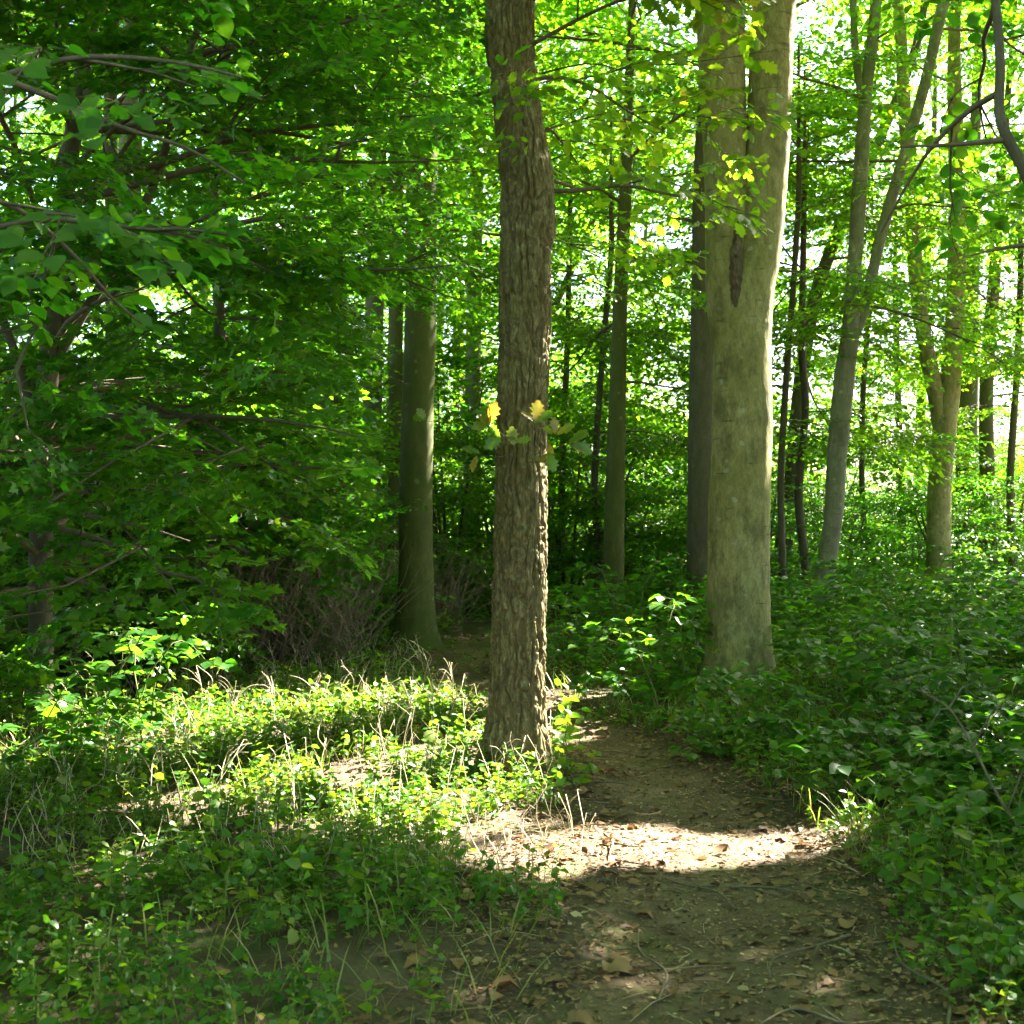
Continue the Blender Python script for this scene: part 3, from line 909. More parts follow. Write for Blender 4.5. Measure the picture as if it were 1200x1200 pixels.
# ---- tall, mostly unseen trees added so their crowns shade the near ground
ADDED_ASHES, FILL = [], 6
for k, (x, y, top, lab) in enumerate([
        (6.2, 8.6, 13.0, 'ash'), (9.0, 13.5, 14.0, 'ash'), (6.3, 14.5, 13.5, 'ash'), (3.4, 19.5, 14, 'ash'), (11.5, 19.5, 14.5, 'ash'),
        (-2.2, 19.0, 13.5, 'ash'), (-4.6, 14.5, 13.0, 'ash'), (13, 9.5, 14, 'ash'), (4.2, 3.4, 12.5, 'ash'), (8.8, 4.5, 13, 'ash'), (-5.5, 5.2, 12.0, 'ash'), (-2.6, -3.5, 12, 'ash'), (2.6, -3, 12, 'ash'), (-9.5, 9.5, 13, 'ash'), (-8, -1, 12, 'ash'), (7.5, -2, 12, 'ash'), (0, -9.5, 12, 'ash')]):
    rng = np.random.default_rng(100 + k)
    px = 600 + F * x / max(y, .3)
    g = gz(x, y)
    pts = np.array([(x, y, g - .2, .26), (x, y, g + .05, .21), (x, y, 1.2, .17), (x + .1, y, 5, .14), (x + .2, y + .1, 9, .09), (x + .3, y, top, .03)])
    labs = []
    r = thing('added_shade_ash', 'tall straight ash overhead, added so its crown shades the path and clearing', 'tree', (x, y, g), 'tall ashes added to shade the clearing')
    a = Acc(); Q = resample(pts, .1, 3); a.add(*sweep(Q[:, :3], Q[:, 3], 20, bark_smooth_disp))
    add_part(r, 'trunk', a, M['bark_grey'])
    fl, tw = Acc(), Acc()
    grow(stem_of(pts), 7.0, top, 4.4, 19, 5, 4, 'big', rng, fl, tw, 0, 50, clear=HIGH, twigs=False)
    ADDED_ASHES.append((r, x, y, fl, tw))
# loose leaves added above the view to block sun from ground kept shaded
rng = np.random.default_rng(150)
sh_ = np.vstack(SHADE)
sh_ = sh_[sh_[:, 2] > 1.0]
cell = .11
gx = sh_[:, 0] - SUN[0] / SUN[2] * sh_[:, 2]; gy = sh_[:, 1] - SUN[1] / SUN[2] * sh_[:, 2]
nx_, ny_ = int(16 / cell), int(15 / cell)
cov = np.zeros((nx_, ny_))
for k in range(6):
    q = sh_[:, 3] * .3
    ix = ((gx + rng.normal(0, 1, len(gx)) * q + 8) / cell).astype(int); iy = ((gy + rng.normal(0, 1, len(gx)) * q - 1) / cell).astype(int)
    ok = (ix >= 0) & (ix < nx_) & (iy >= 0) & (iy < ny_)
    np.add.at(cov, (ix[ok], iy[ok]), (sh_[ok, 3] / .12) ** 2 * .15)
ii, jj = np.nonzero(cov < 4.0)
P_ = []
for rep in range(FILL):
    cx = -8 + (ii + rng.random(len(ii))) * cell; cy_ = 1 + (jj + rng.random(len(ii))) * cell
    zz = np.maximum(7.5, (1.9 + .43 * cy_) / (1 - .43 * SUN[1] / SUN[2])) + rng.uniform(0, 2.5, len(ii))
    P_.append(np.stack([cx + SUN[0] / SUN[2] * zz, cy_ + SUN[1] / SUN[2] * zz, zz], 1))
P_ = np.vstack(P_)
P_ = P_[~sun_cull(P_, None)]
d_ = np.stack([rng.normal(0, 1, len(P_)), rng.normal(0, 1, len(P_)), rng.normal(0, .2, len(P_))], 1)
n_ = SUN[None] + rng.normal(0, .3, (len(P_), 3))
own = np.argmin(np.hypot(P_[:, 0, None] - np.array([a[1] for a in ADDED_ASHES])[None], P_[:, 1, None] - np.array([a[2] for a in ADDED_ASHES])[None]), 1)
print('canopy fill', len(P_), 'open cells', len(ii), 'of', nx_ * ny_)
for k, (r, x, y, fl, tw) in enumerate(ADDED_ASHES):
    m_ = own == k
    leaves(fl, OVAL, P_[m_], d_[m_], n_[m_], rng.uniform(.14, .24, m_.sum()))
    if k not in (1, 2):
        add_part(r, 'branchwork', tw, M['twig'])
    add_part(r, 'crown', fl, M['leaf_beech'], False)

# ------------------------------------------------------------------ background wood: prototypes copied
def proto_tree(seed, H, z0, R, nl, bark, kind='beech', scale=1.4, lean=.3, r=.12, leafmat='leaf_beech'):
    rng = np.random.default_rng(seed)
    dx, dy = rng.normal(0, lean, 2)
    pts = np.array([(0, 0, -.3, r * 1.5), (0, 0, .05, r * 1.2), (dx * .1, dy * .1, 1.2, r), (dx * .4, dy * .3, H * .4, r * .8), (dx * .8, dy, H * .75, r * .5), (dx, dy, H, .02)])
    root = thing('woodland_tree', 'slim woodland tree in the dense leafy background', 'tree', (0, 0, 0), 'slim trees in the background of the wood')
    a = Acc(); Q = resample(pts, .12, H); a.add(*sweep(Q[:, :3], Q[:, 3], 14, bark_smooth_disp))
    add_part(root, 'trunk', a, M[bark])
    fl, tw = Acc(), Acc()
    grow(stem_of(pts), z0, H * .97, R, nl, 5, 4, kind, rng, fl, tw, -5, 50, scale=scale, sun=False, twigs=False)
    add_part(root, 'branchwork', tw, M['twig'])
    add_part(root, 'crown', fl, M[leafmat], False)
    return root


def proto_shrub(seed, H, R, nst, kind='beech', leafmat='leaf_beech', scale=1.0):
    rng = np.random.default_rng(seed)
    root = thing('understorey_shrub', 'leafy understorey shrub beneath the background trees', 'shrub', (0, 0, 0), 'leafy shrubs beneath the background trees')
    st, fl, tw = Acc(), Acc(), Acc()
    for k in range(nst):
        a = rng.uniform(0, 6.28); q = rng.uniform(.2, .6) * R
        pts = np.array([(0.1 * math.cos(a), .1 * math.sin(a), -.1, .03), (q * .3 * math.cos(a), q * .3 * math.sin(a), H * .3, .022), (q * .7 * math.cos(a), q * .7 * math.sin(a), H * .65, .015), (q * math.cos(a), q * math.sin(a), H * .95, .006)])
        Q = resample(pts, .15, 9); st.add(*sweep(Q[:, :3], Q[:, 3], 6))
        grow(stem_of(pts), .35, H * .95, R * .75, 6, 3, 2, kind, rng, fl, tw, 5, 50, scale=scale, sun=False, r0=.003, twigs=False)
    add_part(root, 'stem', st, M['bark_dark'])
    add_part(root, 'branchwork', tw, M['twig'])
    add_part(root, 'crown', fl, M[leafmat], False)
    return root


PT = [proto_tree(201, 12, 1.4, 3.2, 17, 'bark_green'), proto_tree(202, 13, 2.2, 3.5, 16, 'bark_green', r=.13), proto_tree(203, 10, 1.6, 2.8, 12, 'bark_dark', r=.12),
      proto_tree(204, 13.5, 1.8, 3.4, 16, 'bark_grey', r=.14, lean=.8), proto_tree(205, 11, 2.0, 3.2, 12, 'bark_dark', lean=1.2, r=.12)]
PS = [proto_shrub(301, 3.0, 1.5, 5, scale=1.15), proto_shrub(302, 2.4, 1.6, 6, 'fine', 'leaf_herb', 1.3), proto_shrub(303, 3.6, 1.5, 5, 'hazel', 'leaf_bramble', 1.0), proto_shrub(304, 1.7, 1.3, 5, 'beech', 'leaf_maple', .9)]
rng = np.random.default_rng(77)
spots = []
def free(x, y, d):
    return all(math.hypot(x - a, y - b) > d for a, b in spots)
cnt = 0
tries = 0
used = set()
def put(protos, k, x, y, s):
    p = protos[k]
    loc = (x, y, gz(x, y) - .05); rz = rng.uniform(0, 6.28)
    if p.name not in used:
        used.add(p.name); p.location = loc; p.rotation_euler = (0, 0, rz); p.scale = (s, s, s)
    else:
        copy_tree(p, loc, rz, s)
while cnt < 15 and tries < 6000:
    tries += 1
    y = rng.uniform(20, 46); x = rng.uniform(-.46 * y - 3, .46 * y + 3)
    right = x > 4.0 + .02 * y
    if right and (y > 34 or rng.random() < .35):
        continue
    px = 600 + F * x / y
    if free(x, y, 2.6 if y < 30 else 3.2) and not (560 < px < 660 and y < 24):
        spots.append((x, y)); put(PT, int(rng.integers(0, 5)), x, y, rng.uniform(.85, 1.2)); cnt += 1
for x, y, k in [(-2.3, 23.5, 0), (-1.2, 28, 1), (-3.6, 27, 3), (-2.2, 33, 1), (-5.2, 30, 0), (-7.6, 29, 3), (-12.2, 29, 0), (-10.3, 25, 1), (-13.8, 33.5, 3), (-9, 35, 1), (.2, 38, 3), (3.2, 34, 0), (-.4, 25.5, 4)]:
    put(PT, k, x, y, rng.uniform(.95, 1.25))
# shrubs, including unseen ones beside and behind the camera added for shade
sh = [(3.6, 18.0, 3), (1.5, 18.5, 3), (5.4, 20.5, 3), (7.5, 21.5, 3), (9.3, 23, 1), (4.6, 24, 0), (6.8, 27.5, 1), (9.8, 29.5, 3), (8.3, 25.5, 3), (11.5, 30.5, 1), (7.6, 32, 0), (-6.2, 15, 0), (-4.6, 16.5, 2), (-3.2, 16, 0), (-2.2, 18.5, 1), (-7.5, 17, 1), (-5.8, 19.5, 2), (-1.0, 19.5, 2), (.9, 19.2, 1), (1.6, 21.5, 0), (-.2, 22.5, 2),
      (-9, 21, 0), (-3.8, 22, 1), (-7, 24, 2), (-1.8, 26, 0), (1.0, 27, 2), (3.2, 25, 3), (-10.5, 26, 1), (-5, 28, 0), (2.5, 31, 0), (-2, 32, 1), (-8, 32, 2),
      (11, 24.5, 1), (-12, 31, 0), (4.3, 28.5, 3), (-5.2, 13.2, 3), (-3.9, 13.8, 3), (-2.5, 14.6, 3), (-4.4, 3.0, 2), (-5.5, 7.5, 0), (-6.6, 10, 2), (4.8, 4.4, 2), (6.2, 8.6, 0), (-4, .2, 0), (4.6, .8, 2), (10.8, 28.5, 0), (6.0, 29.5, 2), (8.4, 31, 0), (12.2, 31.5, 2), (13.5, 28, 0), (4.8, 32, 0), (1.9, 24, 2), (3.0, 29, 0), (0, 30, 0), (-3.6, 25.2, 0), (-6, 31.5, 2), (-2.9, 30, 0), (.3, 35, 0), (-4.8, 35, 2), (2.2, 36, 2), (-3.6, 9.9, 3), (-5.2, 12.6, 0), (-2.6, 12.9, 3), (-4.5, 11.6, 1), (0, -5, 2), (-2.4, -4, 0), (2.6, -5, 0), (7.6, 12.5, 2)]
for x, y, k in sh:
    put(PS, k, x, y, rng.uniform(.85, 1.2))

exec_ground = True
# ------------------------------------------------------------------ undergrowth
def plant_lib(rng, h, nn, leaf, pair=True, lean=.15):
    """a small herb: stem and leaves"""
    lp, ld, ln, ls = [], [], [], []
    d = np.array([rng.normal(0, lean), rng.normal(0, lean), 1.0])
    top = d * h
    for j in range(nn):
        t = .25 + .75 * (j + .6) / nn
        p = top * t
        a0 = j * math.pi / 2 + rng.uniform(-.4, .4)
        for s in ((0, math.pi) if pair else (0,)):
            a = a0 + s + rng.uniform(-.3, .3)
            lp.append(p); ld.append(np.array([math.cos(a), math.sin(a), rng.uniform(-.7, .6)])); ln.append(np.array([0, 0, 1.0]) + rng.normal(0, .5, 3)); ls.append(leaf * rng.uniform(.5, 1.2) * (1.1 - .35 * t))
    v, f = sweep(np.array([(0, 0, -.03), top * .5, top]), np.array([.0022, .0018, .001]), 3, cap=False)
    return dict(lp=np.array(lp), ld=np.array(ld), ln=np.array(ln), ls=np.array(ls), tv=v, tf=f[0])


def scatter_plants(lib, x, y, rng, fl, tw, tpl, s):
    ok = (((x - .30) / .50) ** 2 + ((y - 5.75) / .52) ** 2 > .6 + .9 * vnoise(xy0(x, y, 5), 88)) | (rng.random(len(x)) < .06)
    x, y, s = x[ok], y[ok], s[ok]
    zz = ground_z(x, y)
    which = rng.integers(0, len(lib), len(x))
    for k, L in enumerate(lib):
        m = which == k
        if not m.any(): continue
        a = rng.uniform(0, 6.28, m.sum()); c, sn = np.cos(a), np.sin(a)
        R = np.zeros((m.sum(), 3, 3)); R[:, 0, 0] = c; R[:, 0, 1] = -sn; R[:, 1, 0] = sn; R[:, 1, 1] = c; R[:, 2, 2] = 1
        T = np.stack([x[m], y[m], zz[m]], 1); S_ = s[m]
        lp = (np.einsum('kij,nj->kni', R, L['lp']) * S_[:, None, None] + T[:, None]).reshape(-1, 3)
        ld = np.einsum('kij,nj->kni', R, L['ld']).reshape(-1, 3); ln = np.einsum('kij,nj->kni', R, L['ln']).reshape(-1, 3)
        ls = (S_[:, None] * L['ls'][None]).ravel()
        leaves(fl, tpl, lp, ld, ln, ls)
        tv = np.einsum('kij,nj->kni', R, L['tv']) * S_[:, None, None] + T[:, None]
        tw.add(tv.reshape(-1, 3), [(L['tf'][None] + (np.arange(len(tv)) * len(L['tv']))[:, None, None]).reshape(-1, 4)])


def rand_view(n, y0, y1, rng, pad=.8, pw=1.0):
    y = y0 + (y1 - y0) * rng.random(n) ** pw
    x = rng.uniform(-1, 1, n) * (.43 * y + pad)
    return x, y


rng = np.random.default_rng(501)
lib_a = [plant_lib(rng, rng.uniform(.07, .16), 3, .046) for _ in range(8)]
lib_b = [plant_lib(rng, rng.uniform(.11, .25), 4, .058) for _ in range(8)]
lib_c = [plant_lib(rng, rng.uniform(.03, .07), 2, .042) for _ in range(6)]
fl, tw = Acc(), Acc()
def dens(x, y, seed, sc=.9):
    return fbm(xy0(x, y, sc), seed, 3)
# low carpet
x, y = rand_view(22000, 2.6, 14, rng, .8, .8)
pd = path_dist(x, y)
leftish = x < .3 + .05 * y
keep = (pd > np.where(y > 8.2, .2, 1.0) + .55 * vnoise(xy0(x, y, 3), 61)) & (dens(x, y, 62, 1.7) > np.where(leftish, np.where(y < 4.8, .49, .45), .47)) & (rng.random(len(x)) < np.clip((pd - .8) * 1.5, .15, 1))
xk, yk = x[keep], y[keep]
h_ = fbm(xy0(xk, yk, .8), 66, 2) + rng.normal(0, .08, len(xk)) > .5
scatter_plants(lib_c + lib_a, xk[h_], yk[h_], rng, fl, tw, HERB, rng.uniform(.6, 1.4, h_.sum()))
scatter_plants(lib_c + lib_a, xk[~h_], yk[~h_], rng, fl, tw, MAPLE, rng.uniform(.5, 1.1, (~h_).sum()))
# mid height herbs on the left
x, y = rand_view(11000, 2.8, 13.5, rng, .8, .8)
pd = path_dist(x, y)
keep = (x < .2 + .0 * y) & (pd > 1.75) & (dens(x, y, 63, 1.4) > np.where(y < 4.8, .54, .51)) & (rng.random(len(x)) < np.clip((pd - 1.4) * .6, 0, .8))
keep &= ~((y > 10.2) & (rng.random(len(x)) < .3))
scatter_plants(lib_b, x[keep], y[keep], rng, fl, tw, HERB, rng.uniform(.65, 1.25, keep.sum()) * np.where(y[keep] < 4.2, .8, 1))
# the sunny patch beside the oak
x = rng.uniform(-1.9, .25, 1500); y = rng.uniform(5.6, 9.2, 1500)
keep = (path_dist(x, y) > 1.15) & (np.hypot(x, y - 7.2) > .27) & (dens(x, y, 68, 2.2) > .44)
scatter_plants(lib_a + lib_b, x[keep], y[keep], rng, fl, tw, HERB, rng.uniform(.6, 1.15, keep.sum()))
x = rng.uniform(.9, 2.6, 900); y = rng.uniform(3.0, 6.5, 900)
keep = (path_dist(x, y) > 1.35) & (dens(x, y, 69, 2.2) > .42)
scatter_plants(lib_a + lib_c, x[keep], y[keep], rng, fl, tw, MAPLE, rng.uniform(.5, 1.1, keep.sum()))
# right bank and far floor
x, y = rand_view(16000, 3.2, 24, rng, 1.0, 1.0)
pd = path_dist(x, y)
keep = ((x > .9 + .03 * y) | (y > 13)) & (pd > 1.5) & (dens(x, y, 64, .9) > .40)
scatter_plants(lib_b + lib_a, x[keep], y[keep], rng, fl, tw, HERB, rng.uniform(.8, 1.6, keep.sum()))
tag(link('undergrowth', fl.mesh('undergrowth', M['leaf_herb'], False)), kind='stuff')
tag(link('undergrowth_stems', tw.mesh('undergrowth_stems', M['greenstem'], False)), kind='stuff')

# dead leaves and crumbs on the floor
rng = np.random.default_rng(502)
fl = Acc()
def flat_dirs(n, rng, tilt=.35):
    a = rng.uniform(0, 6.28, n)
    return np.stack([np.cos(a), np.sin(a), rng.normal(0, .12, n)], 1), np.stack([rng.normal(0, tilt, n), rng.normal(0, tilt, n), np.ones(n)], 1)
x, y = rand_view(40000, 2.6, 15, rng, .6, .8)
pd = path_dist(x, y)
edge_w = np.exp(-((pd - 1.15) / .55) ** 2)
keep = rng.random(len(x)) < .25 + .75 * edge_w - .08 * (pd < .75) + .8 * np.exp(-(((x - .3) / .6) ** 2 + ((y - 5.75) / .6) ** 2))
x, y = x[keep], y[keep]
d, nn_ = flat_dirs(len(x), rng)
leaves(fl, DRY, np.stack([x, y, ground_z(x, y) + .012], 1), d, nn_, .014 + .042 * rng.random(len(x)) ** 2.2)
x, y = rand_view(60000, 2.6, 10, rng, .3, .8)
pd = path_dist(x, y)
keep = (pd < 2.0)
x, y = x[keep], y[keep]
d, nn_ = flat_dirs(len(x), rng, .5)
leaves(fl, GRIT, np.stack([x, y, ground_z(x, y) + .012], 1), d, nn_, rng.uniform(.004, .017, len(x)))
tag(link('leaf_litter', fl.mesh('leaf_litter', M['leaf_dry'], False)), kind='stuff')
# fine twigs in the litter
tw = Acc()
x, y = rand_view(6500, 2.6, 11, rng, .4, .8)
keep = path_dist(x, y) < 2.3
x, y = x[keep], y[keep]
for k in range(len(x)):
    a = rng.uniform(0, 6.28); l = rng.uniform(.025, .09) if k % 4 else rng.uniform(.09, .26); r = rng.uniform(.0008, .0024)
    p = np.array([x[k], y[k], gz(x[k], y[k]) + .012 + r])
    dd = np.array([math.cos(a), math.sin(a), rng.normal(0, .08)])
    tw.add(*sweep(np.array([p, p + dd * l * .5 + rng.normal(0, .008, 3), p + dd * l]), np.array([r, r, r * .6]), 4, cap=False))
tag(link('twig_litter', tw.mesh('twig_litter', M['leaf_dry'], True)), kind='stuff')

# grass blades and thin dead stems in the clearing
rng = np.random.default_rng(507)
gr = Acc()
BLADE = (np.array([(-.014, 0, 0), (.014, 0, 0), (.013, .45, .02), (-.013, .45, .02), (.008, .8, -.05), (-.008, .8, -.05), (0, 1, -.16)], float), [np.array([(0, 1, 2, 3), (3, 2, 4, 5)]), np.array([(5, 4, 6)])])
x, y = rand_view(30000, 3.2, 15, rng, .8, .9)
pd = path_dist(x, y)
keep = (pd > 1.25) & (((x - .30) / .55) ** 2 + ((y - 5.75) / .55) ** 2 > 1.2) & (dens(x, y, 67, 1.0) > np.where(x < .1, .44, .56)) & ((y > 5.2) | (rng.random(len(x)) < .25))
x, y = x[keep], y[keep]
a_ = rng.uniform(0, 6.28, len(x)); ln_ = rng.uniform(.25, 1.1, len(x))
d = np.stack([np.cos(a_) * ln_, np.sin(a_) * ln_, np.ones(len(x))], 1)
leaves(gr, BLADE, np.stack([x, y, ground_z(x, y) - .01], 1), d, np.stack([-np.cos(a_), -np.sin(a_), ln_], 1), rng.uniform(.08, .26, len(x)))
tag(link('grass', gr.mesh('grass', M['leaf_grass'], False)), kind='stuff')
ds = Acc()
x, y = rand_view(2800, 5.0, 13, rng, .6, .9)
keep = (path_dist(x, y) > 1.2) & (x < .3)
for px_, py_ in zip(x[keep], y[keep]):
    h = rng.uniform(.08, .30); q = np.array([px_, py_, gz(px_, py_) - .02]); e = q + np.array([rng.normal(0, .4) * h, rng.normal(0, .4) * h, h])
    ds.add(*sweep(np.array([q, (q + e) / 2 + rng.normal(0, .012, 3), e, e + rng.normal(0, .03, 3)]), np.array([.0022, .002, .0016, .001]), 3, cap=False))
tag(link('dead_stem_undergrowth', ds.mesh('dead_stem_undergrowth', M['stalk'], False)), kind='stuff')

# ---- countable plants, leaves and sticks
def bramble_proto(seed, n, H, L):
    rng = np.random.default_rng(seed)
    root = thing('bramble_bush', 'bramble clump of arching canes with green leaflets in the shade of the wood', 'bramble', (0, 0, 0), 'bramble clumps in the shade of the wood')
    cn, fl = Acc(), Acc()
    for k in range(n):
        a = rng.uniform(0, 6.28); h = H * rng.uniform(.6, 1.1); l = L * rng.uniform(.6, 1.2)
        t = np.linspace(0, 1, 9)
        P = np.stack([math.cos(a) * l * t, math.sin(a) * l * t, h * np.sin(np.pi * np.clip(t * .72, 0, 1)) - .03], 1) + np.array([rng.normal(0, .12), rng.normal(0, .12), 0])
        P[1:] += rng.normal(0, .015, (8, 3))
        cn.add(*sweep(catmull(P, 14), np.linspace(.0045, .002, 14), 4, cap=False))
        for j in range(1, 9):
            for rep in range(2):
                p = P[j] + rng.normal(0, .02, 3)
                b = a + (1 if (j + rep) % 2 else -1) * rng.uniform(.6, 1.5)
                st = np.array([math.cos(b), math.sin(b), rng.uniform(0, .5)])
                q = p + st * rng.uniform(.04, .09)
                cn.add(*sweep(np.array([p, q]), np.array([.0014, .001]), 3, cap=False))
                for da in (-1.0, 0, 1.0):
                    dd = np.array([math.cos(b + da), math.sin(b + da), rng.uniform(-.35, .1)])
                    leaves(fl, HAZEL, q[None], dd[None], (np.array([0, 0, 1.0]) + rng.normal(0, .3, 3))[None], np.array([rng.uniform(.05, .085)]))
    add_part(root, 'cane', cn, M['greenstem'])
    add_part(root, 'foliage', fl, M['leaf_bramble'], False)
    return root


PB = [bramble_proto(401, 6, .42, .75), bramble_proto(402, 7, .58, .8), bramble_proto(403, 5, .32, .6), bramble_proto(404, 6, .68, .7)]
rng = np.random.default_rng(503)
bpos = []
t = 0
while len(bpos) < 140 and t < 9000:
    t += 1
    y = rng.uniform(5.2, 19); x = rng.uniform(.3, .47 * y + .6)
    pd = float(path_dist(x, y)[0])
    if pd < 1.0 + 1.1 / PATHC[:, 2].mean() * .5 or (y < 6.6 and x < 1.85) or (y < 8 and x < 1.35 + (8 - y) * .25) or (x < 1.1 and y < 9.5):
        continue
    if any(math.hypot(x - a, y - b) < .42 + .02 * y for a, b in bpos):
        continue
    if 1.3 < x < 2.7 and 8.4 < y < 10.4:
        continue
    bpos.append((x, y))
for x, y in [(-2.66, 7.0), (-2.78, 7.35), (-2.95, 7.8), (-2.6, 7.75), (-4.2, 8.6), (-2.9, 10.6), (-3.8, 11)]:
    put(PB, int(rng.integers(0, 4)), x, y, rng.uniform(1.0, 1.5))
for x, y in bpos:
    put(PB, int(rng.integers(0, 4)) if y > 7.5 else int(rng.integers(0, 3)), x, y, rng.uniform(.75, 1.35) * (1 if y > 7 else .95))

# taller leafy herbs standing out of the carpet
def herb_proto(seed, h, nn, leaf):
    rng = np.random.default_rng(seed)
    root = thing('leafy_herb', 'upright green herb with paired leaves standing in the meadow', 'herb', (0, 0, 0), 'upright green herbs in the meadow')
    L = plant_lib(rng, h, nn, leaf)
    st, fl = Acc(), Acc()
    st.add(L['tv'] * np.array([1.3, 1.3, 1]), [L['tf']])
    leaves(fl, HAZEL, L['lp'], L['ld'], L['ln'], L['ls'])
    add_part(root, 'stem', st, M['greenstem']); add_part(root, 'foliage', fl, M['leaf_herb'], False)
    return root
PH = [herb_proto(601, .40, 5, .085), herb_proto(602, .5, 6, .07), herb_proto(603, .34, 3, .11), herb_proto(604, .28, 4, .08)]
rng = np.random.default_rng(504)
c = 0
while c < 130:
    y = rng.uniform(3.6, 11.5); x = rng.uniform(-.44 * y, .0)
    if float(path_dist(x, y)[0]) < 1.7 or x > -.25 - (y < 7) * .4:
        continue
    put(PH, int(rng.integers(0, 4)), x, y, rng.uniform(.5, .9)); c += 1

for x, y, sc_ in [(.32, 7.0, .9), (.38, 7.35, 1), (.27, 6.75, .8), (.33, 7.7, 1), (.40, 6.8, .7), (.30, 7.45, 1.1), (.36, 7.9, 1.1), (.44, 7.1, .7), (-.3, 6.9, .9), (-.45, 7.3, 1)]:
    put(PH, int(rng.integers(0, 4)), x, y, sc_)
sd = copy_tree(PH[2], (1.62, 9.6, gz(1.62, 9.6)), .4, 1.35, 'young seedling with broad leaves at the foot of the twin stemmed tree')
sd.name = 'tree_seedling'; sd['category'] = 'seedling'; del sd['group']
a = Acc()
P = np.array([W(1260, 1040, 4.9), W(1225, 1000, 4.9), W(1180, 950, 4.95), W(1140, 875, 5.1), W(1112, 830, 5.25), W(1075, 808, 5.4)]); P[0, 2] = gz(P[0, 0], P[0, 1]) - .02
a.add(*sweep(catmull(P, 40), np.linspace(.008, .004, 40), 7, lambda V, R: .004 * (fbm(V * 30, 8, 2) - .5)))
for k, (u, e) in enumerate([(3, (1180, 820, 5.0)), (2, (1215, 880, 4.9)), (4, (1090, 850, 5.2)), (4, (1140, 800, 5.3))]):
    a.add(*sweep(np.array([P[u], (P[u] + W(*e)) / 2 + np.array([0, 0, .03]), W(*e)]), np.array([.005, .004, .002]), 5))
o = link('bare_stem', a.mesh('bare_stem', M['twig']))
tag(o, 'dark bare woody stem arching over the low plants beside the path', 'bare stem')

# bleached dead stalks in the sunny clearing
def stalk_proto(seed):
    rng = np.random.default_rng(seed)
    root = thing('dry_stalk', 'bleached dead forked stalk standing in the sunny clearing', 'dead stalk', (0, 0, 0), 'bleached stalks in the clearing')
    a = Acc()
    h = rng.uniform(.25, .48)
    P = np.array([(0, 0, -.03), (.02, 0, h * .4), (.05 * rng.normal(), .03, h * .75), (.12 * rng.normal(), .05, h)])
    a.add(*sweep(catmull(P, 12), np.linspace(.0032, .0018, 12), 5))
    for k in range(int(rng.integers(3, 7))):
        b = P[1] + (P[3] - P[1]) * rng.uniform(.1, .9); an = rng.uniform(0, 6.28); l = rng.uniform(.06, .18)
        e = b + np.array([math.cos(an) * l * .8, math.sin(an) * l * .8, l * rng.uniform(.2, 1)])
        m_ = (b + e) / 2 + np.array([0, 0, .02])
        a.add(*sweep(catmull(np.array([b, m_, e]), 6), np.linspace(.0022, .001, 6), 4))
    me = a.mesh('dry_stalk', M['stalk'])
    bpy.data.objects.remove(root)
    o = link('dry_stalk', me)
    return tag(o, 'bleached dead forked stalk standing in the sunny clearing', 'dead stalk', 'bleached stalks in the clearing')
PK = [stalk_proto(700 + k) for k in range(6)]
rng = np.random.default_rng(505)
c = 0
while c < 75:
    y = rng.uniform(6.4, 11.8); x = rng.uniform(-.43 * y, .1)
    if float(path_dist(x, y)[0]) < 1.25 or math.hypot(x, y - 7.2) < .4:
        continue
    put(PK, c % 6, x, y, rng.uniform(.7, 1.25)); c += 1

# larger fallen leaves and twigs one can count
rng = np.random.default_rng(506)
PL = []
for k in range(5):
    a = Acc()
    V0 = (OAK if k < 3 else HAZEL)[0].copy()
    V0[:, 2] += .25 * V0[:, 0] ** 2 * (k + 1) * .6 + .08 * np.sin(V0[:, 1] * 6 + k)
    a.add(V0 * .085, (OAK if k < 3 else HAZEL)[1])
    o = link('fallen_leaf', a.mesh('fallen_leaf', M['leaf_dry'], False))
    PL.append(tag(o, 'curled brown dead leaf lying on or beside the path', 'dead leaf', 'dead leaves lying along the path'))
c = 0
while c < 280:
    y = rng.uniform(3.3, 9); x = rng.uniform(-.6, .43 * y)
    pd = float(path_dist(x, y)[0])
    if pd > 2.3 or (pd < .7 and rng.random() < .5):
        continue
    s = rng.uniform(.5, 1.15)
    put(PL, c % 5, x, y, s); c += 1
for o in COL.objects:
    if o.name.startswith('fallen_leaf'):
        o.location.z += .066; o.rotation_euler = (rng.normal(0, .2), rng.normal(0, .2), rng.uniform(0, 6.28))
PW = []
for k in range(6):
    a = Acc(); l = rng.uniform(.25, .6)
    P = np.array([(0, 0, 0), (l * .35, rng.normal(0, .03), .01), (l * .7, rng.normal(0, .04), .0), (l, rng.normal(0, .05), .012)])
    a.add(*sweep(catmull(P, 14), np.linspace(.0055, .002, 14), 6))
    b = P[1]; e = b + np.array([l * .2, (.06 + .05 * rng.random()) * (1 if k % 2 else -1), .01])
    a.add(*sweep(np.array([b, e]), np.array([.004, .002]), 4))
    o = link('fallen_twig', a.mesh('fallen_twig', M['twig']))
    PW.append(tag(o, 'bare brown twig lying on the trodden earth or its edge', 'twig', 'twigs lying along the path'))
c = 0
while c < 24:
    y = rng.uniform(3.3, 8); x = rng.uniform(-.5, .42 * y)
    pd = float(path_dist(x, y)[0])
    if pd > 1.9 or (pd < .6 and rng.random() < .7):
        continue
    put(PW, c % 6, x, y, rng.uniform(.6, 1.3)); c += 1
for o in COL.objects:
    if o.name.startswith('fallen_twig'):
        o.location.z += .07

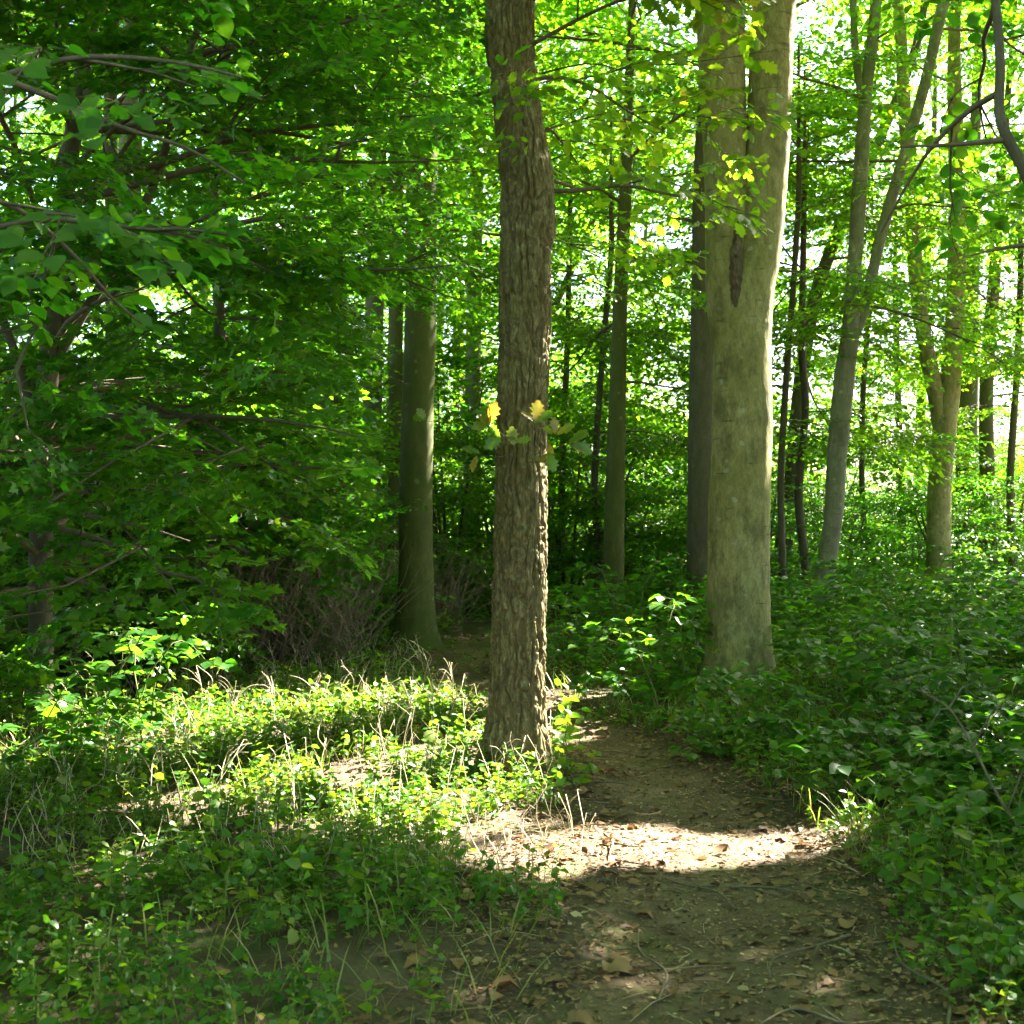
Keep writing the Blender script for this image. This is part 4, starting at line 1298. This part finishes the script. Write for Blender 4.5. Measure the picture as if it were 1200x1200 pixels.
# ---- the dark thicket of dead brush under the maples
def thicket(x0, y0, w, d, h, n, label, seed):
    rng = np.random.default_rng(seed)
    root = thing('brush_thicket', label, 'thicket', (x0, y0, gz(x0, y0)))
    a = Acc()
    for k in range(n):
        p = np.array([x0 + rng.uniform(-w, w), y0 + rng.uniform(-d, d), gz(x0, y0) + rng.uniform(0, h * .3)])
        an = rng.uniform(0, 6.28); l = rng.uniform(.4, 1.2)
        e = p + np.array([math.cos(an) * l * .7, math.sin(an) * l * .5, rng.uniform(.1, h * .8)])
        m_ = (p + e) / 2 + rng.normal(0, .08, 3)
        a.add(*sweep(catmull(np.array([p, m_, e]), 6), np.linspace(rng.uniform(.003, .008), .0015, 6), 4, cap=False))
    add_part(root, 'branchwork', a, M['brush'])
    return root
thicket(-3.0, 12.2, 1.6, .9, 1.5, 900, 'dark brown thicket of dead brushwood under the drooping maple leaves', 801)
thicket(-4.9, 10.6, .9, .8, 1.1, 420, 'tangle of dead twigs at the dark foot of the leaning maple', 802)
thicket(-1.5, 15.6, .9, .6, 1.3, 400, 'brushwood tangle behind the mossy straight trunk', 803)

# ---- leafy sprig growing from the oak
rng = np.random.default_rng(900)
oak = bpy.data.objects['oak_tree']
st, fl = Acc(), Acc()
Yf = 6.96
def tw_(pp, r0, r1):
    P = np.array([W(a, b, y) for a, b, y in pp]); st.add(*sweep(catmull(P, 10), np.linspace(r0, r1, 10), 5)); return P
tw_([(588, 574, 7.02), (592, 560, 6.95), (598, 540, 6.9), (603, 520, 6.88)], .004, .003)
tw_([(600, 532, 6.89), (585, 535, 6.84), (560, 533, 6.8)], .002, .0012)
tw_([(602, 524, 6.88), (592, 512, 6.84), (575, 497, 6.8)], .002, .0012)
tw_([(603, 521, 6.88), (618, 505, 6.84), (626, 495, 6.82)], .002, .0012)
tw_([(600, 535, 6.89), (630, 532, 6.86), (668, 520, 6.84)], .002, .0012)
tw_([(562, 533, 6.8), (540, 520, 6.8), (515, 498, 6.82), (500, 493, 6.84)], .0014, .001)
sprig = [((575, 497), (-.7, -.35, .3), 5, .125), ((588, 512), (-.5, -.5, .6), 3, .11), ((626, 495), (.1, -.4, .9), 4, .12), ((668, 520), (.9, -.3, .0), 5, .115), ((640, 530), (.3, -.6, -.6), 3, .10),
         ((603, 520), (.1, -.8, .5), 3, .10), ((648, 510), (.6, -.5, .5), 3, .11), ((500, 493), (-.6, -.4, .4), 2, .10), ((560, 533), (-.8, -.3, .1), 2, .09)]
for (a, b), d, n_, s_ in sprig:
    for q in range(n_):
        dd = np.array(d) + rng.normal(0, .55, 3)
        leaves(fl, OAK, (W(a, b, 6.84) + rng.normal(0, .008, 3))[None], dd[None], (np.array([.1, -.75, .75]) + rng.normal(0, .35, 3))[None], np.array([s_ * rng.uniform(.75, 1.25)]))
hp, hd = [], []
for k in range(16):
    a0 = rng.uniform(690, 850); b0 = 330 - (a0 - 690) * 1.25 + rng.uniform(-90, 90)
    hp.append(W(a0, max(20, b0), rng.uniform(7.1, 7.9))); hd.append([rng.uniform(.2, 1), rng.uniform(-.6, .5), rng.uniform(-.3, .3)])
for a0, b0 in [(600, 165), (622, 185), (590, 130), (640, 150)]:
    hp.append(W(a0, b0, 6.92)); hd.append([rng.uniform(-.5, .8), -.6, rng.uniform(-.2, .5)])
ff, ft = Acc(), Acc()
place_sprays('oak', hp, np.array(hd), np.array([[0, 0, 1.0]] * len(hp)) + rng.normal(0, .4, (len(hp), 3)), rng.uniform(.55, .95, len(hp)), rng, ff, ft, sun=False)
add_part(oak, 'side_foliage', ff, M['leaf_oak'], False)
import bmesh
bw = [c for c in oak.children if c.name.startswith('branchwork')][0].data
bm_ = bmesh.new(); bm_.from_mesh(bw)
tm = ft.mesh('side_twigs', M['twig'], True, off=oak.location); bm_.from_mesh(tm); bm_.to_mesh(bw); bm_.free()
bpy.data.meshes.remove(tm)
add_part(oak, 'shoot', st, M['twig'])
add_part(oak, 'shoot_foliage', fl, M['leaf_sprig'], False)

# ------------------------------------------------------------------ world, sun, camera
world = bpy.data.worlds.new('World')
SC.world = world
world.use_nodes = True
nt = world.node_tree
nt.nodes.clear()
sky = N(nt, 'ShaderNodeTexSky', sky_type='NISHITA', sun_disc=False)
sky.sun_elevation = SUN_EL
sky.sun_rotation = SUN_AZ
sky.air_density = 1.0; sky.dust_density = 2.5; sky.ozone_density = 1.0
bg = N(nt, 'ShaderNodeBackground', {'Color': sky.outputs[0], 'Strength': .05})
N(nt, 'ShaderNodeOutputWorld', {'Surface': bg.outputs[0]})

ld_ = bpy.data.lights.new('sun', 'SUN')
ld_.energy = 5.0; ld_.angle = math.radians(.5); ld_.color = (1, .94, .82)
lo = bpy.data.objects.new('sun', ld_); COL.objects.link(lo)
lo.rotation_euler = Vector(-SUN).to_track_quat('-Z', 'Y').to_euler()

cd = bpy.data.cameras.new('camera')
cd.sensor_width = 36; cd.lens = 36 * F / 1200
cd.clip_start = .05; cd.clip_end = 1500
co = bpy.data.objects.new('camera', cd); COL.objects.link(co)
co.location = (0, 0, EYE); co.rotation_euler = (math.pi / 2, 0, 0)
SC.camera = co
cd.dof.use_dof = True; cd.dof.focus_distance = 7.6; cd.dof.aperture_fstop = 5.6

SC.view_settings.view_transform = 'Standard'
SC.view_settings.look = 'None'
SC.view_settings.exposure = 4.0
cy = SC.cycles
cy.max_bounces = 8; cy.diffuse_bounces = 4; cy.glossy_bounces = 2; cy.transmission_bounces = 6; cy.transparent_max_bounces = 4
cy.caustics_reflective = False; cy.caustics_refractive = False
cy.sample_clamp_indirect = 6
cy.use_denoising = True
cy.use_adaptive_sampling = True; cy.adaptive_threshold = .02
tot = sum(len(o.data.polygons) for o in COL.objects if o.type == 'MESH')
uq = sum(len(m.polygons) for m in bpy.data.meshes)
print('POLYS drawn', tot, 'unique', uq, 'objects', len(COL.objects))
